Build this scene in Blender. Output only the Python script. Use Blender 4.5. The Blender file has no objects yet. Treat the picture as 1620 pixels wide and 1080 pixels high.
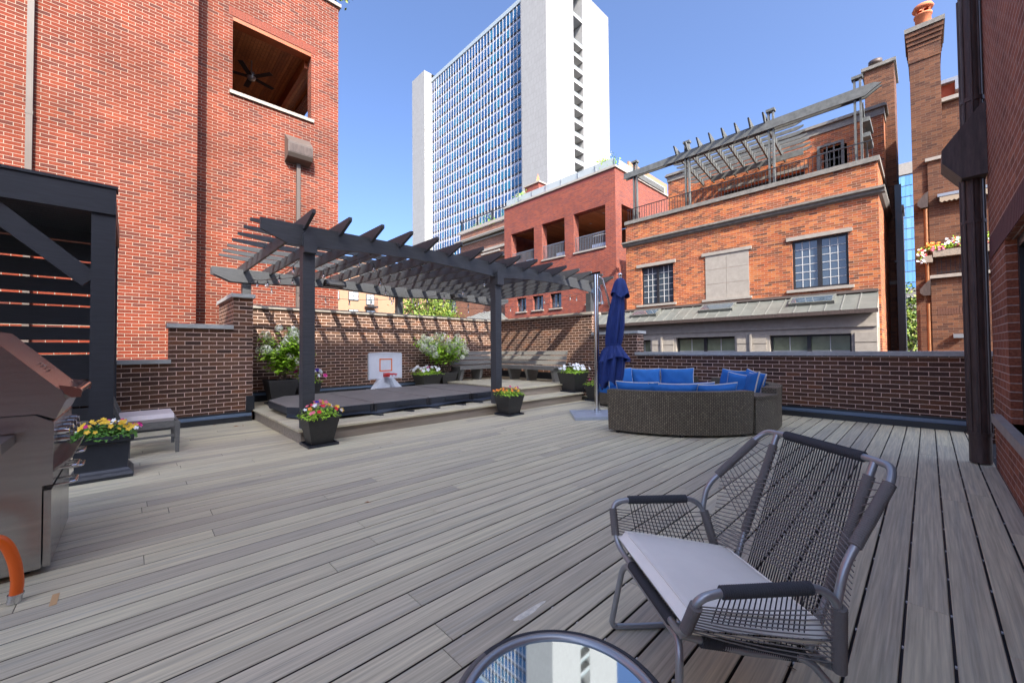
import bpy, math, random
from mathutils import Vector, Matrix
random.seed(7)
R = math.radians
sc = bpy.context.scene
# ------------------------------------------------------------------ camera, sky, sun, exposure
FPX, PIT, ROL, YAW, HC = 628.9, R(1.21), R(.463), R(46.26), 1.17
def cam_basis():
    cp, sp = math.cos(PIT), math.sin(PIT)
    f = Vector((math.cos(YAW)*cp, math.sin(YAW)*cp, sp)); rt = Vector((math.sin(YAW), -math.cos(YAW), 0)); dn = f.cross(rt)
    c, s = math.cos(ROL), math.sin(ROL)
    return c*rt+s*dn, -s*rt+c*dn, f
CR, CD, CF = cam_basis()
cd = bpy.data.cameras.new('camera'); cam = bpy.data.objects.new('camera', cd); sc.collection.objects.link(cam)
m = Matrix.Identity(4)
for i in range(3):
    m[i][0] = CR[i]; m[i][1] = -CD[i]; m[i][2] = -CF[i]
m.translation = (0, 0, HC); cam.matrix_world = m
cd.sensor_width = 36; cd.lens = FPX/1620*36; cd.clip_start = .05; cd.clip_end = 2000
sc.camera = cam
SUND = Vector((.455, 1.053, -1)).normalized()        # direction the sunlight travels
w = bpy.data.worlds.new('World'); sc.world = w; w.use_nodes = True
nt = w.node_tree; bg = nt.nodes['Background']
sky = nt.nodes.new('ShaderNodeTexSky'); sky.sky_type = 'NISHITA'; sky.sun_disc = False
sky.sun_elevation = math.asin(-SUND.z); sky.sun_rotation = math.atan2(-SUND.x, -SUND.y)
sky.air_density = 0.5; sky.dust_density = 5.0; sky.ozone_density = 6.5; sky.altitude = 200
nt.links.new(sky.outputs[0], bg.inputs[0]); bg.inputs[1].default_value = .15
sd = bpy.data.lights.new('sun', 'SUN'); sd.energy = 2.7; sd.angle = R(.5); sd.color = (1, .93, .82)
so = bpy.data.objects.new('sun', sd); sc.collection.objects.link(so)
so.rotation_euler = SUND.to_track_quat('-Z', 'Y').to_euler(); so.location = (0, 0, 30)
sc.view_settings.view_transform = 'Standard'; sc.view_settings.look = 'None'; sc.view_settings.gamma = 1
sc.view_settings.exposure = 1.9
sc.cycles.max_bounces = 6; sc.cycles.diffuse_bounces = 4; sc.cycles.transparent_max_bounces = 12
sc.cycles.use_denoising = True

# ------------------------------------------------------------------ helpers
C = sc.collection
def tag(o, label=None, cat=None, group=None, kind=None):
    if label: o['label'] = label
    if cat: o['category'] = cat
    if group: o['group'] = group
    if kind: o['kind'] = kind
    return o
def thing(name, label, cat, loc=(0, 0, 0), rz=0, group=None):
    o = bpy.data.objects.new(name, None); C.objects.link(o); o.location = loc; o.rotation_euler = (0, 0, rz)
    o.empty_display_size = .1
    return tag(o, label, cat, group)
class MB:
    def __init__(s): s.v = []; s.f = []; s.sm = []; s.mi = []; s.uv = {}; s.m = 0
    def q(s, pts, smooth=False, uv=None):
        n = len(s.v); s.v += [tuple(p) for p in pts]; s.f.append(list(range(n, n+len(pts)))); s.sm.append(smooth); s.mi.append(s.m)
        if uv: s.uv[len(s.f)-1] = uv
        return s
    def mesh(s, vs, fs, smooth=False):
        n = len(s.v); s.v += [tuple(p) for p in vs]
        for f in fs: s.f.append([i+n for i in f]); s.sm.append(smooth); s.mi.append(s.m)
        return s
    def box(s, x0, x1, y0, y1, z0, z1):
        v = [(x, y, z) for z in (z0, z1) for y in (y0, y1) for x in (x0, x1)]
        return s.mesh(v, [(0, 2, 3, 1), (4, 5, 7, 6), (0, 1, 5, 4), (2, 6, 7, 3), (0, 4, 6, 2), (1, 3, 7, 5)])
    def obox(s, c, u, v, w):   # centre and three half-axis vectors
        c, u, v, w = map(Vector, (c, u, v, w))
        vs = [c+a*u+b*v+d*w for d in (-1, 1) for b in (-1, 1) for a in (-1, 1)]
        return s.mesh(vs, [(0, 2, 3, 1), (4, 5, 7, 6), (0, 1, 5, 4), (2, 6, 7, 3), (0, 4, 6, 2), (1, 3, 7, 5)])
    def bar(s, a, b, wd, ht, up=(0, 0, 1)):   # rectangular bar from a to b
        a, b, up = Vector(a), Vector(b), Vector(up); d = (b-a); L = d.length; d.normalize()
        sd_ = d.cross(up).normalized(); u2 = sd_.cross(d)
        return s.obox((a+b)/2, d*L/2, sd_*wd/2, u2*ht/2)
    def prism(s, poly, a, b, axis):          # polygon in the plane across axis, extruded a..b
        def P(p, t): return {'x': (t, p[0], p[1]), 'y': (p[0], t, p[1]), 'z': (p[0], p[1], t)}[axis]
        n = len(poly); vs = [P(p, a) for p in poly]+[P(p, b) for p in poly]
        return s.mesh(vs, [tuple(range(n)), tuple(range(2*n-1, n-1, -1))]+[(i, i+n, (i+1) % n+n, (i+1) % n) for i in range(n)])
    def tube(s, path, r, n=8, cap=True, closed=False):
        P = [Vector(p) for p in path]; N = len(P)
        rr = r if isinstance(r, (list, tuple)) else [r]*N
        ref = None; rings = []
        for i in range(N):
            if closed: t = P[(i+1) % N]-P[i-1]
            else: t = P[min(i+1, N-1)]-P[max(i-1, 0)]
            t.normalize()
            if ref is None:
                ref = t.orthogonal().normalized()
            ref = (ref-t*ref.dot(t)); 
            if ref.length < 1e-6: ref = t.orthogonal()
            ref.normalize(); b = t.cross(ref)
            rings.append([P[i]+(ref*math.cos(2*math.pi*k/n)+b*math.sin(2*math.pi*k/n))*rr[i] for k in range(n)])
        vs = [p for g in rings for p in g]; fs = []
        for i in range(N if closed else N-1):
            for k in range(n):
                a, b2 = i*n+k, i*n+(k+1) % n; j = ((i+1) % N)*n
                fs.append((a, b2, j+(k+1) % n, j+k))
        s.mesh(vs, fs, True)
        if cap and not closed: s.mesh(rings[0], [tuple(range(n-1, -1, -1))]); s.mesh(rings[-1], [tuple(range(n))])
        return s
    def lathe(s, prof, c=(0, 0), n=24, smooth=True):   # profile [(r,z)] about vertical axis
        vs = [(c[0]+r*math.cos(2*math.pi*k/n), c[1]+r*math.sin(2*math.pi*k/n), z) for r, z in prof for k in range(n)]
        fs = [(i*n+k, i*n+(k+1) % n, (i+1)*n+(k+1) % n, (i+1)*n+k) for i in range(len(prof)-1) for k in range(n)]
        s.mesh(vs, fs, smooth)
        return s
    def wall(s, ax, pos, a0, a1, z0, z1, holes=(), dep=.15, dr=1):  # facade plane with openings and reveals
        xs = sorted({a0, a1, *[h[0] for h in holes], *[h[1] for h in holes]}); zs = sorted({z0, z1, *[h[2] for h in holes], *[h[3] for h in holes]})
        P = (lambda a, z, d=0: (pos+d*dr, a, z)) if ax == 'x' else (lambda a, z, d=0: (a, pos+d*dr, z))
        for i in range(len(xs)-1):
            for j in range(len(zs)-1):
                cx, cz = (xs[i]+xs[i+1])/2, (zs[j]+zs[j+1])/2
                if any(h[0] < cx < h[1] and h[2] < cz < h[3] for h in holes): continue
                s.q([P(xs[i], zs[j]), P(xs[i+1], zs[j]), P(xs[i+1], zs[j+1]), P(xs[i], zs[j+1])])
        for h in holes:
            b0, b1, c0, c1 = h[:4]
            s.q([P(b0, c0), P(b0, c0, dep), P(b0, c1, dep), P(b0, c1)]); s.q([P(b1, c0), P(b1, c0, dep), P(b1, c1, dep), P(b1, c1)])
            s.q([P(b0, c0), P(b1, c0), P(b1, c0, dep), P(b0, c0, dep)]); s.q([P(b0, c1), P(b1, c1), P(b1, c1, dep), P(b0, c1, dep)])
        return s
    def build(s, name, mat, parent=None, world=True, **tg):
        me = bpy.data.meshes.new(name)
        off = Vector((0, 0, 0)); inv = None
        if parent is not None and world:
            mw = Matrix.Identity(4); o = parent
            chain = []
            while o is not None: chain.append(o); o = o.parent
            for o in reversed(chain): mw = mw @ Matrix.LocRotScale(o.location, o.rotation_euler, o.scale)
            inv = mw.inverted()
        wv = s.v
        vs = [tuple(inv @ Vector(p)) for p in s.v] if inv else s.v
        me.from_pydata(vs, [], s.f); 
        uvl = me.uv_layers.new(name='UVMap')
        data = []
        for fi, f in enumerate(s.f):
            if fi in s.uv: data += [c for t in s.uv[fi] for c in t]; continue
            a, b, c = (Vector(wv[f[0]]), Vector(wv[f[1]]), Vector(wv[f[2]])); n = (b-a).cross(c-a)
            if len(f) > 3 and n.length < 1e-9: n = (Vector(wv[f[2]])-a).cross(Vector(wv[f[3]])-a)
            ax = max(range(3), key=lambda i: abs(n[i]))
            for i in f:
                p = wv[i]; data += ([p[1], p[2]] if ax == 0 else [p[0], p[2]] if ax == 1 else [p[0], p[1]])
        uvl.data.foreach_set('uv', data)
        me.polygons.foreach_set('use_smooth', s.sm); me.polygons.foreach_set('material_index', s.mi)
        for mm in (mat if isinstance(mat, (list, tuple)) else [mat]): me.materials.append(mm)
        me.update(); me.validate()
        o = bpy.data.objects.new(name, me); C.objects.link(o)
        if parent is not None: o.parent = parent
        return tag(o, **tg) if tg else o
def copy_tree(o, parent=None):
    c = o.copy(); C.objects.link(c)
    if parent is not None: c.parent = parent
    for ch in [x for x in bpy.data.objects if x.parent is o]: copy_tree(ch, c)
    return c
def lerp(a, b, t): return tuple(a[i]+(b[i]-a[i])*t for i in range(3))
def smooth_path(pts, rad, n=5):              # polyline with rounded corners
    P = [Vector(p) for p in pts]; out = [P[0]]
    for i in range(1, len(P)-1):
        a, b, c = P[i-1], P[i], P[i+1]; r = min(rad if not isinstance(rad, (list, tuple)) else rad[i], (a-b).length*.48, (c-b).length*.48)
        p0 = b+(a-b).normalized()*r; p1 = b+(c-b).normalized()*r
        for k in range(n+1):
            t = k/n; out.append((p0*(1-t)+b*t)*(1-t)+(b*(1-t)+p1*t)*t)
    out.append(P[-1]); return out
def resample(path, step):
    P = [Vector(p) for p in path]; out = [P[0]]; 
    for a, b in zip(P, P[1:]):
        L = (b-a).length; n = max(1, round(L/step))
        for k in range(1, n+1): out.append(a+(b-a)*k/n)
    return out

# ------------------------------------------------------------------ materials
def mat(name, col, rough=.6, metal=0, spec=.5, noise=None, bump=None, coords='Object', alpha=None, trans=0, coat=0, stretch=(1, 1, 1)):
    M = bpy.data.materials.new(name); M.use_nodes = True; t = M.node_tree; b = t.nodes['Principled BSDF']
    b.inputs['Base Color'].default_value = (*col, 1); b.inputs['Roughness'].default_value = rough; b.inputs['Metallic'].default_value = metal
    b.inputs['Specular IOR Level'].default_value = spec; b.inputs['Transmission Weight'].default_value = trans; b.inputs['Coat Weight'].default_value = coat
    if alpha is not None: b.inputs['Alpha'].default_value = alpha
    if noise or bump:
        tc = t.nodes.new('ShaderNodeTexCoord'); mp = t.nodes.new('ShaderNodeMapping'); t.links.new(tc.outputs[coords], mp.inputs[0]); mp.inputs['Scale'].default_value = stretch
    if noise:                                  # (scale, amount) or (scale, amount, colour2)
        n = t.nodes.new('ShaderNodeTexNoise'); n.inputs['Scale'].default_value = noise[0]; n.inputs['Detail'].default_value = 6; n.inputs['Roughness'].default_value = .65
        t.links.new(mp.outputs[0], n.inputs[0])
        r = t.nodes.new('ShaderNodeValToRGB'); r.color_ramp.elements[0].position = .3; r.color_ramp.elements[1].position = .7
        a = noise[1]; c2 = noise[2] if len(noise) > 2 else tuple(min(1, c*(1+a)) for c in col)
        r.color_ramp.elements[0].color = (*[c*(1-a) for c in col], 1); r.color_ramp.elements[1].color = (*c2, 1)
        t.links.new(n.outputs[0], r.inputs[0]); t.links.new(r.outputs[0], b.inputs['Base Color'])
    if bump:
        n = t.nodes.new('ShaderNodeTexNoise'); n.inputs['Scale'].default_value = bump[0]; n.inputs['Detail'].default_value = 4
        t.links.new(mp.outputs[0], n.inputs[0]); bp = t.nodes.new('ShaderNodeBump'); bp.inputs['Strength'].default_value = bump[1]; bp.inputs['Distance'].default_value = .01
        t.links.new(n.outputs[0], bp.inputs['Height']); t.links.new(bp.outputs[0], b.inputs['Normal'])
    return M
def brick(name, cols, mortar, bw=.2032, bh=.0677, ms=.0048, stain=.18, rough=.85, bumpd=.006, spots=None, grit=1):
    M = bpy.data.materials.new(name); M.use_nodes = True; t = M.node_tree; N = t.nodes; L = t.links; b = N['Principled BSDF']
    uv = N.new('ShaderNodeUVMap'); br = N.new('ShaderNodeTexBrick'); L.new(uv.outputs[0], br.inputs['Vector'])
    # a little wobble so that courses are not ruler straight
    nz = N.new('ShaderNodeTexNoise'); nz.inputs['Scale'].default_value = 14; L.new(uv.outputs[0], nz.inputs[0])
    vm = N.new('ShaderNodeVectorMath'); vm.operation = 'MULTIPLY_ADD'; vm.inputs[1].default_value = (.006, .006, 0); L.new(nz.outputs['Color'], vm.inputs[0]); L.new(uv.outputs[0], vm.inputs[2]); L.new(vm.outputs[0], br.inputs['Vector'])
    br.inputs['Scale'].default_value = 1; br.inputs['Brick Width'].default_value = bw; br.inputs['Row Height'].default_value = bh
    br.inputs['Mortar Size'].default_value = ms; br.inputs['Mortar Smooth'].default_value = .25; br.offset = .5
    br.inputs['Color1'].default_value = (0, 0, 0, 1); br.inputs['Color2'].default_value = (1, 1, 1, 1); br.inputs['Mortar'].default_value = (.5, .5, .5, 1)
    rp = N.new('ShaderNodeValToRGB'); L.new(br.outputs['Color'], rp.inputs[0]); cr = rp.color_ramp
    for i, c in enumerate(cols):
        p = i/(len(cols)-1)
        e = cr.elements[i] if i < 2 else cr.elements.new(p)
        e.position = p; e.color = (*c, 1)
    els = sorted(cr.elements, key=lambda e: e.position)
    for e, c in zip(els, cols): e.color = (*c, 1)
    n2 = N.new('ShaderNodeTexNoise'); n2.inputs['Scale'].default_value = 60; n2.inputs['Detail'].default_value = 5; L.new(uv.outputs[0], n2.inputs[0])
    n3 = N.new('ShaderNodeTexNoise'); n3.inputs['Scale'].default_value = .8; n3.inputs['Detail'].default_value = 5; L.new(uv.outputs[0], n3.inputs[0])
    mr = N.new('ShaderNodeMapRange'); mr.inputs[1].default_value = .3; mr.inputs[2].default_value = .7; mr.inputs[3].default_value = 1-.28*grit; mr.inputs[4].default_value = 1+.25*grit; L.new(n2.outputs[0], mr.inputs[0])
    mr3 = N.new('ShaderNodeMapRange'); mr3.inputs[1].default_value = .3; mr3.inputs[2].default_value = .7; mr3.inputs[3].default_value = 1-stain; mr3.inputs[4].default_value = 1+stain; L.new(n3.outputs[0], mr3.inputs[0])
    mu = N.new('ShaderNodeMath'); mu.operation = 'MULTIPLY'; L.new(mr.outputs[0], mu.inputs[0]); L.new(mr3.outputs[0], mu.inputs[1])
    mc = N.new('ShaderNodeMixRGB'); mc.blend_type = 'MULTIPLY'; mc.inputs[0].default_value = 1; L.new(rp.outputs[0], mc.inputs[1]); L.new(mu.outputs[0], mc.inputs[2])
    mo = N.new('ShaderNodeMixRGB'); mo.blend_type = 'MULTIPLY'; mo.inputs[0].default_value = .7; mo.inputs[1].default_value = (*mortar, 1); L.new(mu.outputs[0], mo.inputs[2])
    mx = N.new('ShaderNodeMixRGB'); L.new(br.outputs['Fac'], mx.inputs[0]); L.new(mc.outputs[0], mx.inputs[1]); L.new(mo.outputs[0], mx.inputs[2])
    last = mx.outputs[0]
    if spots:                                   # lime bloom
        n4 = N.new('ShaderNodeTexNoise'); n4.inputs['Scale'].default_value = 1.6; n4.inputs['Detail'].default_value = 8; n4.inputs['Roughness'].default_value = .7; L.new(uv.outputs[0], n4.inputs[0])
        m4 = N.new('ShaderNodeMapRange'); m4.inputs[1].default_value = .66; m4.inputs[2].default_value = .8; m4.inputs[4].default_value = spots; L.new(n4.outputs[0], m4.inputs[0])
        m5 = N.new('ShaderNodeMixRGB'); L.new(m4.outputs[0], m5.inputs[0]); L.new(last, m5.inputs[1]); m5.inputs[2].default_value = (.5, .48, .46, 1); last = m5.outputs[0]
    L.new(last, b.inputs['Base Color']); b.inputs['Roughness'].default_value = rough; b.inputs['Specular IOR Level'].default_value = .25
    iv = N.new('ShaderNodeMath'); iv.operation = 'SUBTRACT'; iv.inputs[0].default_value = 1; L.new(br.outputs['Fac'], iv.inputs[1])
    ad = N.new('ShaderNodeMath'); ad.operation = 'MULTIPLY_ADD'; L.new(n2.outputs[0], ad.inputs[0]); ad.inputs[1].default_value = .35; L.new(iv.outputs[0], ad.inputs[2])
    bp = N.new('ShaderNodeBump'); bp.inputs['Strength'].default_value = .9; bp.inputs['Distance'].default_value = bumpd; L.new(ad.outputs[0], bp.inputs['Height']); L.new(bp.outputs[0], b.inputs['Normal'])
    return M
def islandmat(name, cols, rough=.5, metal=0, grain=None, spec=.5, sat_noise=0):
    M = bpy.data.materials.new(name); M.use_nodes = True; t = M.node_tree; N = t.nodes; L = t.links; b = N['Principled BSDF']
    g = N.new('ShaderNodeNewGeometry'); rp = N.new('ShaderNodeValToRGB'); L.new(g.outputs['Random Per Island'], rp.inputs[0]); cr = rp.color_ramp
    for i, c in enumerate(cols):
        if i >= 2: cr.elements.new(i/(len(cols)-1))
    for e, i in zip(sorted(cr.elements, key=lambda e: e.position), range(len(cols))): e.position = i/(len(cols)-1); e.color = (*cols[i], 1)
    last = rp.outputs[0]
    if grain:                                   # (scale vec, amount, bump)
        tc = N.new('ShaderNodeTexCoord'); mp = N.new('ShaderNodeMapping'); mp.inputs['Scale'].default_value = grain[0]
        ml = N.new('ShaderNodeVectorMath'); ml.operation = 'MULTIPLY_ADD'; cb = N.new('ShaderNodeCombineXYZ'); L.new(g.outputs['Random Per Island'], cb.inputs[0]); L.new(g.outputs['Random Per Island'], cb.inputs[2])
        L.new(cb.outputs[0], ml.inputs[0]); ml.inputs[1].default_value = (37, 0, 53); L.new(tc.outputs['Object'], ml.inputs[2]); L.new(ml.outputs[0], mp.inputs[0])
        n = N.new('ShaderNodeTexNoise'); n.inputs['Scale'].default_value = 1; n.inputs['Detail'].default_value = 7; n.inputs['Roughness'].default_value = .6; L.new(mp.outputs[0], n.inputs[0])
        r2 = N.new('ShaderNodeMapRange'); r2.inputs[1].default_value = .32; r2.inputs[2].default_value = .68; r2.inputs[3].default_value = 1-grain[1]; r2.inputs[4].default_value = 1+grain[1]*.7; L.new(n.outputs[0], r2.inputs[0])
        mc = N.new('ShaderNodeMixRGB'); mc.blend_type = 'MULTIPLY'; mc.inputs[0].default_value = 1; L.new(last, mc.inputs[1]); L.new(r2.outputs[0], mc.inputs[2]); last = mc.outputs[0]
        # broader bluish streaks
        mp2 = N.new('ShaderNodeMapping'); mp2.inputs['Scale'].default_value = tuple(x*.35 for x in grain[0]); L.new(ml.outputs[0], mp2.inputs[0])
        n2 = N.new('ShaderNodeTexNoise'); n2.inputs['Detail'].default_value = 3; n2.inputs['Scale'].default_value = 1; L.new(mp2.outputs[0], n2.inputs[0])
        r3 = N.new('ShaderNodeMapRange'); r3.inputs[1].default_value = .52; r3.inputs[2].default_value = .68; r3.inputs[4].default_value = .55; L.new(n2.outputs[0], r3.inputs[0])
        m2 = N.new('ShaderNodeMixRGB'); m2.blend_type = 'MULTIPLY'; L.new(r3.outputs[0], m2.inputs[0]); L.new(last, m2.inputs[1]); m2.inputs[2].default_value = (.72, .77, .86, 1); last = m2.outputs[0]
        bp = N.new('ShaderNodeBump'); bp.inputs['Strength'].default_value = grain[2]; bp.inputs['Distance'].default_value = .002; L.new(n.outputs[0], bp.inputs['Height']); L.new(bp.outputs[0], b.inputs['Normal'])
    L.new(last, b.inputs['Base Color']); b.inputs['Roughness'].default_value = rough; b.inputs['Metallic'].default_value = metal; b.inputs['Specular IOR Level'].default_value = spec
    return M
def petalmat(name, col): return mat(name, col, .6, noise=(30, .15))
m_patio = brick('patio_brick', [(.058, .034, .026), (.10, .053, .035), (.145, .074, .044), (.075, .043, .032), (.19, .082, .042)], (.74, .54, .44), ms=.0052, stain=.12, spots=.3)
m_facade = brick('red_facade_brick', [(.13, .025, .013), (.20, .036, .016), (.165, .030, .014), (.225, .045, .019), (.10, .028, .02), (.175, .031, .013)], (.36, .30, .235), stain=.26, spots=.22)
m_orange = brick('orange_facade_brick', [(.40, .095, .032), (.47, .14, .042), (.52, .18, .06), (.11, .045, .03), (.42, .105, .035), (.31, .095, .045), (.18, .068, .034)], (.46, .33, .24), ms=.005, stain=.14)
m_red = brick('deep_red_brick', [(.22, .048, .03), (.29, .068, .036), (.155, .04, .036), (.25, .058, .036)], (.30, .18, .14), ms=.006, stain=.12)
m_brown = brick('brown_brick', [(.2, .08, .05), (.28, .12, .07), (.15, .07, .055), (.24, .10, .06)], (.4, .32, .26), ms=.005, stain=.15)
m_umber = brick('umber_brick', [(.115, .048, .028), (.165, .070, .036), (.08, .036, .024), (.14, .058, .032), (.19, .082, .042)], (.18, .13, .095), ms=.004, stain=.18)
m_house = brick('house_brick', [(.20, .07, .038), (.31, .105, .055), (.25, .083, .046), (.36, .13, .07)], (.5, .36, .30), ms=.005, stain=.2, spots=.5)
m_stone = mat('limestone', (.33, .295, .25), .8, noise=(6, .12), bump=(40, .15))
m_stoned = mat('weathered_stone', (.20, .185, .16), .85, noise=(9, .25), bump=(40, .25))
m_cope = mat('bluestone_coping', (.40, .415, .40), .8, noise=(8, .18), bump=(60, .2))
m_white = mat('white_panel', (.45, .44, .42), .6, noise=(.5, .04))
m_black = mat('black_metal', (.018, .018, .02), .45)
m_flash = mat('black_flashing', (.02, .024, .03), .28, spec=.6)
m_flashb = mat('painted_membrane_sheen', (.15, .21, .29), .25)  # paler blue band: the flashing's highlight painted into its colour
m_stain = mat('charcoal_stain_wood', (.052, .055, .060), .55, noise=(5, .2), bump=(40, .2), stretch=(1, 8, 8))
m_grayw = mat('grey_weathered_wood', (.11, .115, .11), .75, noise=(7, .3), bump=(50, .3))
m_grayf = mat('bench_grey_board', (.17, .165, .15), .65, noise=(12, .12), stretch=(.3, 3, 3))
m_bronze = mat('bronze_metal', (.085, .062, .052), .55, metal=.3, noise=(7, .35), stretch=(4, 4, .6))
m_taupe = mat('taupe_gutter', (.105, .082, .068), .5, noise=(3, .12))
m_zinc = mat('zinc_roof', (.155, .16, .14), .5, metal=.3, noise=(2.5, .2))
m_glass = mat('window_glass', (.05, .07, .09), .04, spec=1, coat=.6)
m_glassb = mat('dark_window_glass', (.012, .016, .02), .03, spec=.9)
m_muntin = mat('pale_muntin', (.5, .5, .48), .5)
m_wood = islandmat('cedar_soffit', [(.42, .17, .06), (.55, .23, .09), (.34, .13, .05)], .5, grain=((3, 30, 30), .3, .1))
m_steel = mat('brushed_steel', (.44, .435, .42), .26, metal=.92, noise=(3, .1), bump=(120, .06), stretch=(1, 1, 14))
m_steel2 = mat('polished_steel', (.7, .7, .7), .12, metal=1)
m_alu = mat('brushed_aluminium', (.62, .63, .65), .25, metal=1)
m_graphite = mat('satin_grey_frame', (.36, .375, .38), .35, metal=.6)
m_rope = mat('dark_rope', (.05, .052, .056), .85, bump=(400, .4))
m_rope2 = mat('taupe_rope', (.17, .155, .14), .85, bump=(400, .4))
m_cord = mat('taupe_cord', (.20, .185, .165), .8)
m_cordd = mat('charcoal_cord', (.035, .035, .036), .8)
m_cush = mat('offwhite_fabric', (.92, .88, .76), .9, noise=(3, .05), bump=(500, .25))
m_lcush = mat('pale_grey_fabric', (.62, .56, .54), .9, noise=(4, .06), bump=(500, .2))
m_navy = mat('navy_canvas', (.008, .028, .15), .75, noise=(9, .2), bump=(300, .1))
m_blue = mat('blue_cushion', (.015, .13, .40), .85, noise=(6, .12), bump=(60, .25))
m_pipe = mat('cream_piping', (.6, .56, .5), .8)
m_pot = mat('dark_planter', (.035, .034, .031), .5, noise=(25, .15), bump=(80, .2))
m_soil = mat('soil', (.03, .022, .016), .95, bump=(60, .8))
m_bark = mat('bark', (.12, .085, .06), .9, noise=(20, .3), bump=(40, .6))
def leafmat(n, cols): return islandmat(n, cols, .5, spec=.35)
m_leaf = leafmat('bright_leaf', [(.18, .36, .02), (.32, .58, .03), (.46, .70, .06), (.24, .46, .03)])
m_leafd = leafmat('deep_leaf', [(.05, .15, .02), (.10, .26, .03), (.17, .36, .05)])
m_leaft = leafmat('tree_leaf', [(.05, .10, .015), (.1, .18, .02), (.2, .27, .04), (.28, .3, .06)])
m_bloomw = islandmat('white_petal', [(.72, .76, .52), (.85, .86, .68), (.92, .90, .78)], .7)
m_pink = petalmat('pink_petal', (.75, .16, .22)); m_mag = petalmat('magenta_petal', (.65, .02, .22)); m_redp = petalmat('red_petal', (.7, .015, .03))
m_yel = petalmat('yellow_petal', (.8, .5, .03)); m_org = petalmat('orange_petal', (.85, .25, .02)); m_pur = petalmat('purple_petal', (.05, .01, .28)); m_wht = petalmat('white_flower', (.78, .78, .76))
m_cover = mat('spa_cover_vinyl', (.18, .16, .14), .7, noise=(3, .15), bump=(25, .2))
m_skirt = mat('spa_cover_skirt', (.025, .03, .04), .38, noise=(4, .2), bump=(12, .4))
m_plast = mat('white_plastic', (.72, .75, .78), .4, noise=(6, .06))
m_orangep = mat('orange_paint', (.85, .2, .03), .5)
m_hose = mat('orange_hose', (.8, .13, .01), .35)
m_terra = mat('terracotta', (.55, .17, .07), .8, noise=(8, .15))
m_redp2 = mat('red_cladding', (.36, .07, .03), .7)
m_tan = mat('tan_brick_far', (.34, .19, .11), .9, noise=(2, .06))
m_asph = mat('asphalt', (.05, .05, .052), .95, noise=(3, .3))
m_dark = mat('dark_interior', (.02, .018, .018), .8)
m_bulb = mat('clear_bulb', (.9, .9, .9), .03, trans=.9, spec=.8)
m_awn = mat('awning_fabric', (.35, .28, .2), .9)
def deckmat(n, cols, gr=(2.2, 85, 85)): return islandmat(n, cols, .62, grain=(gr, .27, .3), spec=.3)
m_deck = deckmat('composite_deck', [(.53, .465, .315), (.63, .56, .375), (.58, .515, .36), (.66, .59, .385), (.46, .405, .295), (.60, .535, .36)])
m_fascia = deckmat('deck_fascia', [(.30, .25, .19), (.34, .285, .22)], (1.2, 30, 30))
def wicker():
    M = brick('wicker_weave', [(.15, .12, .08), (.20, .165, .11), (.17, .14, .095), (.25, .21, .135)], (.03, .025, .02), bw=.040, bh=.024, ms=.0032, stain=.06, rough=.5, bumpd=.008, grit=.15)
    return M
m_wick = wicker()
def panelmat():                                # white tower cladding: thin dark joints
    M = brick('tower_cladding', [(.295, .29, .275), (.315, .31, .295), (.305, .30, .285)], (.23, .22, .21), bw=1.15, bh=1.84, ms=.035, stain=.03, rough=.6, bumpd=.004)
    return M
m_tower = panelmat()
m_twin = islandmat('tower_glass', [(.012, .06, .15), (.02, .085, .21), (.012, .06, .17), (.02, .15, .24), (.008, .04, .11)], .12, spec=1)
m_mirror = mat('tinted_table_glass', (.55, .60, .60), .03, metal=1)

# ------------------------------------------------------------------ ground and deck
MB().box(-60, 260, -80, 260, -5, -4.5).build('ground', m_asph, kind='structure')
PITCH, Y0 = .1397, -.047
d = MB(); clips = MB(); rnd = random.Random(3)
k0 = math.ceil((-3.3-Y0)/PITCH); k1 = int((8.08-Y0)/PITCH)+1
for k in range(k0, k1+1):
    y0 = Y0+k*PITCH+.0048; y1 = Y0+(k+1)*PITCH-.0048
    y1 = min(y1, 8.07); xe = .98 if (y0+y1)/2 < -.44 else 8.22
    if y1 > -.44 > y0: y0 = -.435
    if y1-y0 < .02: continue
    x = -3.2-rnd.random()*2; y_mid = (y0+y1)/2
    while x < xe:
        L = rnd.choice((3.66, 4.88, 2.4, 3.66)); x2 = min(x+L, xe)
        c = .003; a, b = x+.0012, x2-.0012
        # board with eased edges
        d.mesh([(a, y0, -.025), (b, y0, -.025), (b, y1, -.025), (a, y1, -.025), (a, y0, -c), (b, y0, -c), (b, y1, -c), (a, y1, -c),
                (a+c*.4, y0+c, 0), (b-c*.4, y0+c, 0), (b-c*.4, y1-c, 0), (a+c*.4, y1-c, 0)],
               [(4, 5, 9, 8), (5, 6, 10, 9), (6, 7, 11, 10), (7, 4, 8, 11), (8, 9, 10, 11)])
        n_ = len(d.v)-12; d.m = 2
        for f_ in ((0, 1, 5, 4), (1, 2, 6, 5), (2, 3, 7, 6), (3, 0, 4, 7)): d.f.append([n_+i_ for i_ in f_]); d.sm.append(False); d.mi.append(2)
        d.m = 0; x = x2
    if y_mid < 2.6:
        x = -1
        while x < 8:
            d.m = 1; d.box(x-.006, x+.006, y1-.001, y1+.0065, -.012, -.006); d.m = 0; x += .4
d.build('deck', [m_deck, m_muntin, mat('board_edge_gap_shade', (.05, .042, .035), .9)], kind='structure')  # board sides painted dark, standing in for shade in the gaps
MB().box(-5.2, .99, -3.39, -.44, -.12, -.027).build('deck_underlay', m_black, kind='structure')
MB().box(-5.2, 8.28, -.438, 8.1, -.12, -.027).build('deck_underlay', m_black, kind='structure')
MB().box(-5.2, 8.9, -.6, 9.9, -4.5, -.13).build('podium', m_dark, kind='structure'); MB().box(-5.2, 1.0, -3.4, -.61, -4.5, -.13).build('podium', m_dark, kind='structure')
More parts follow.
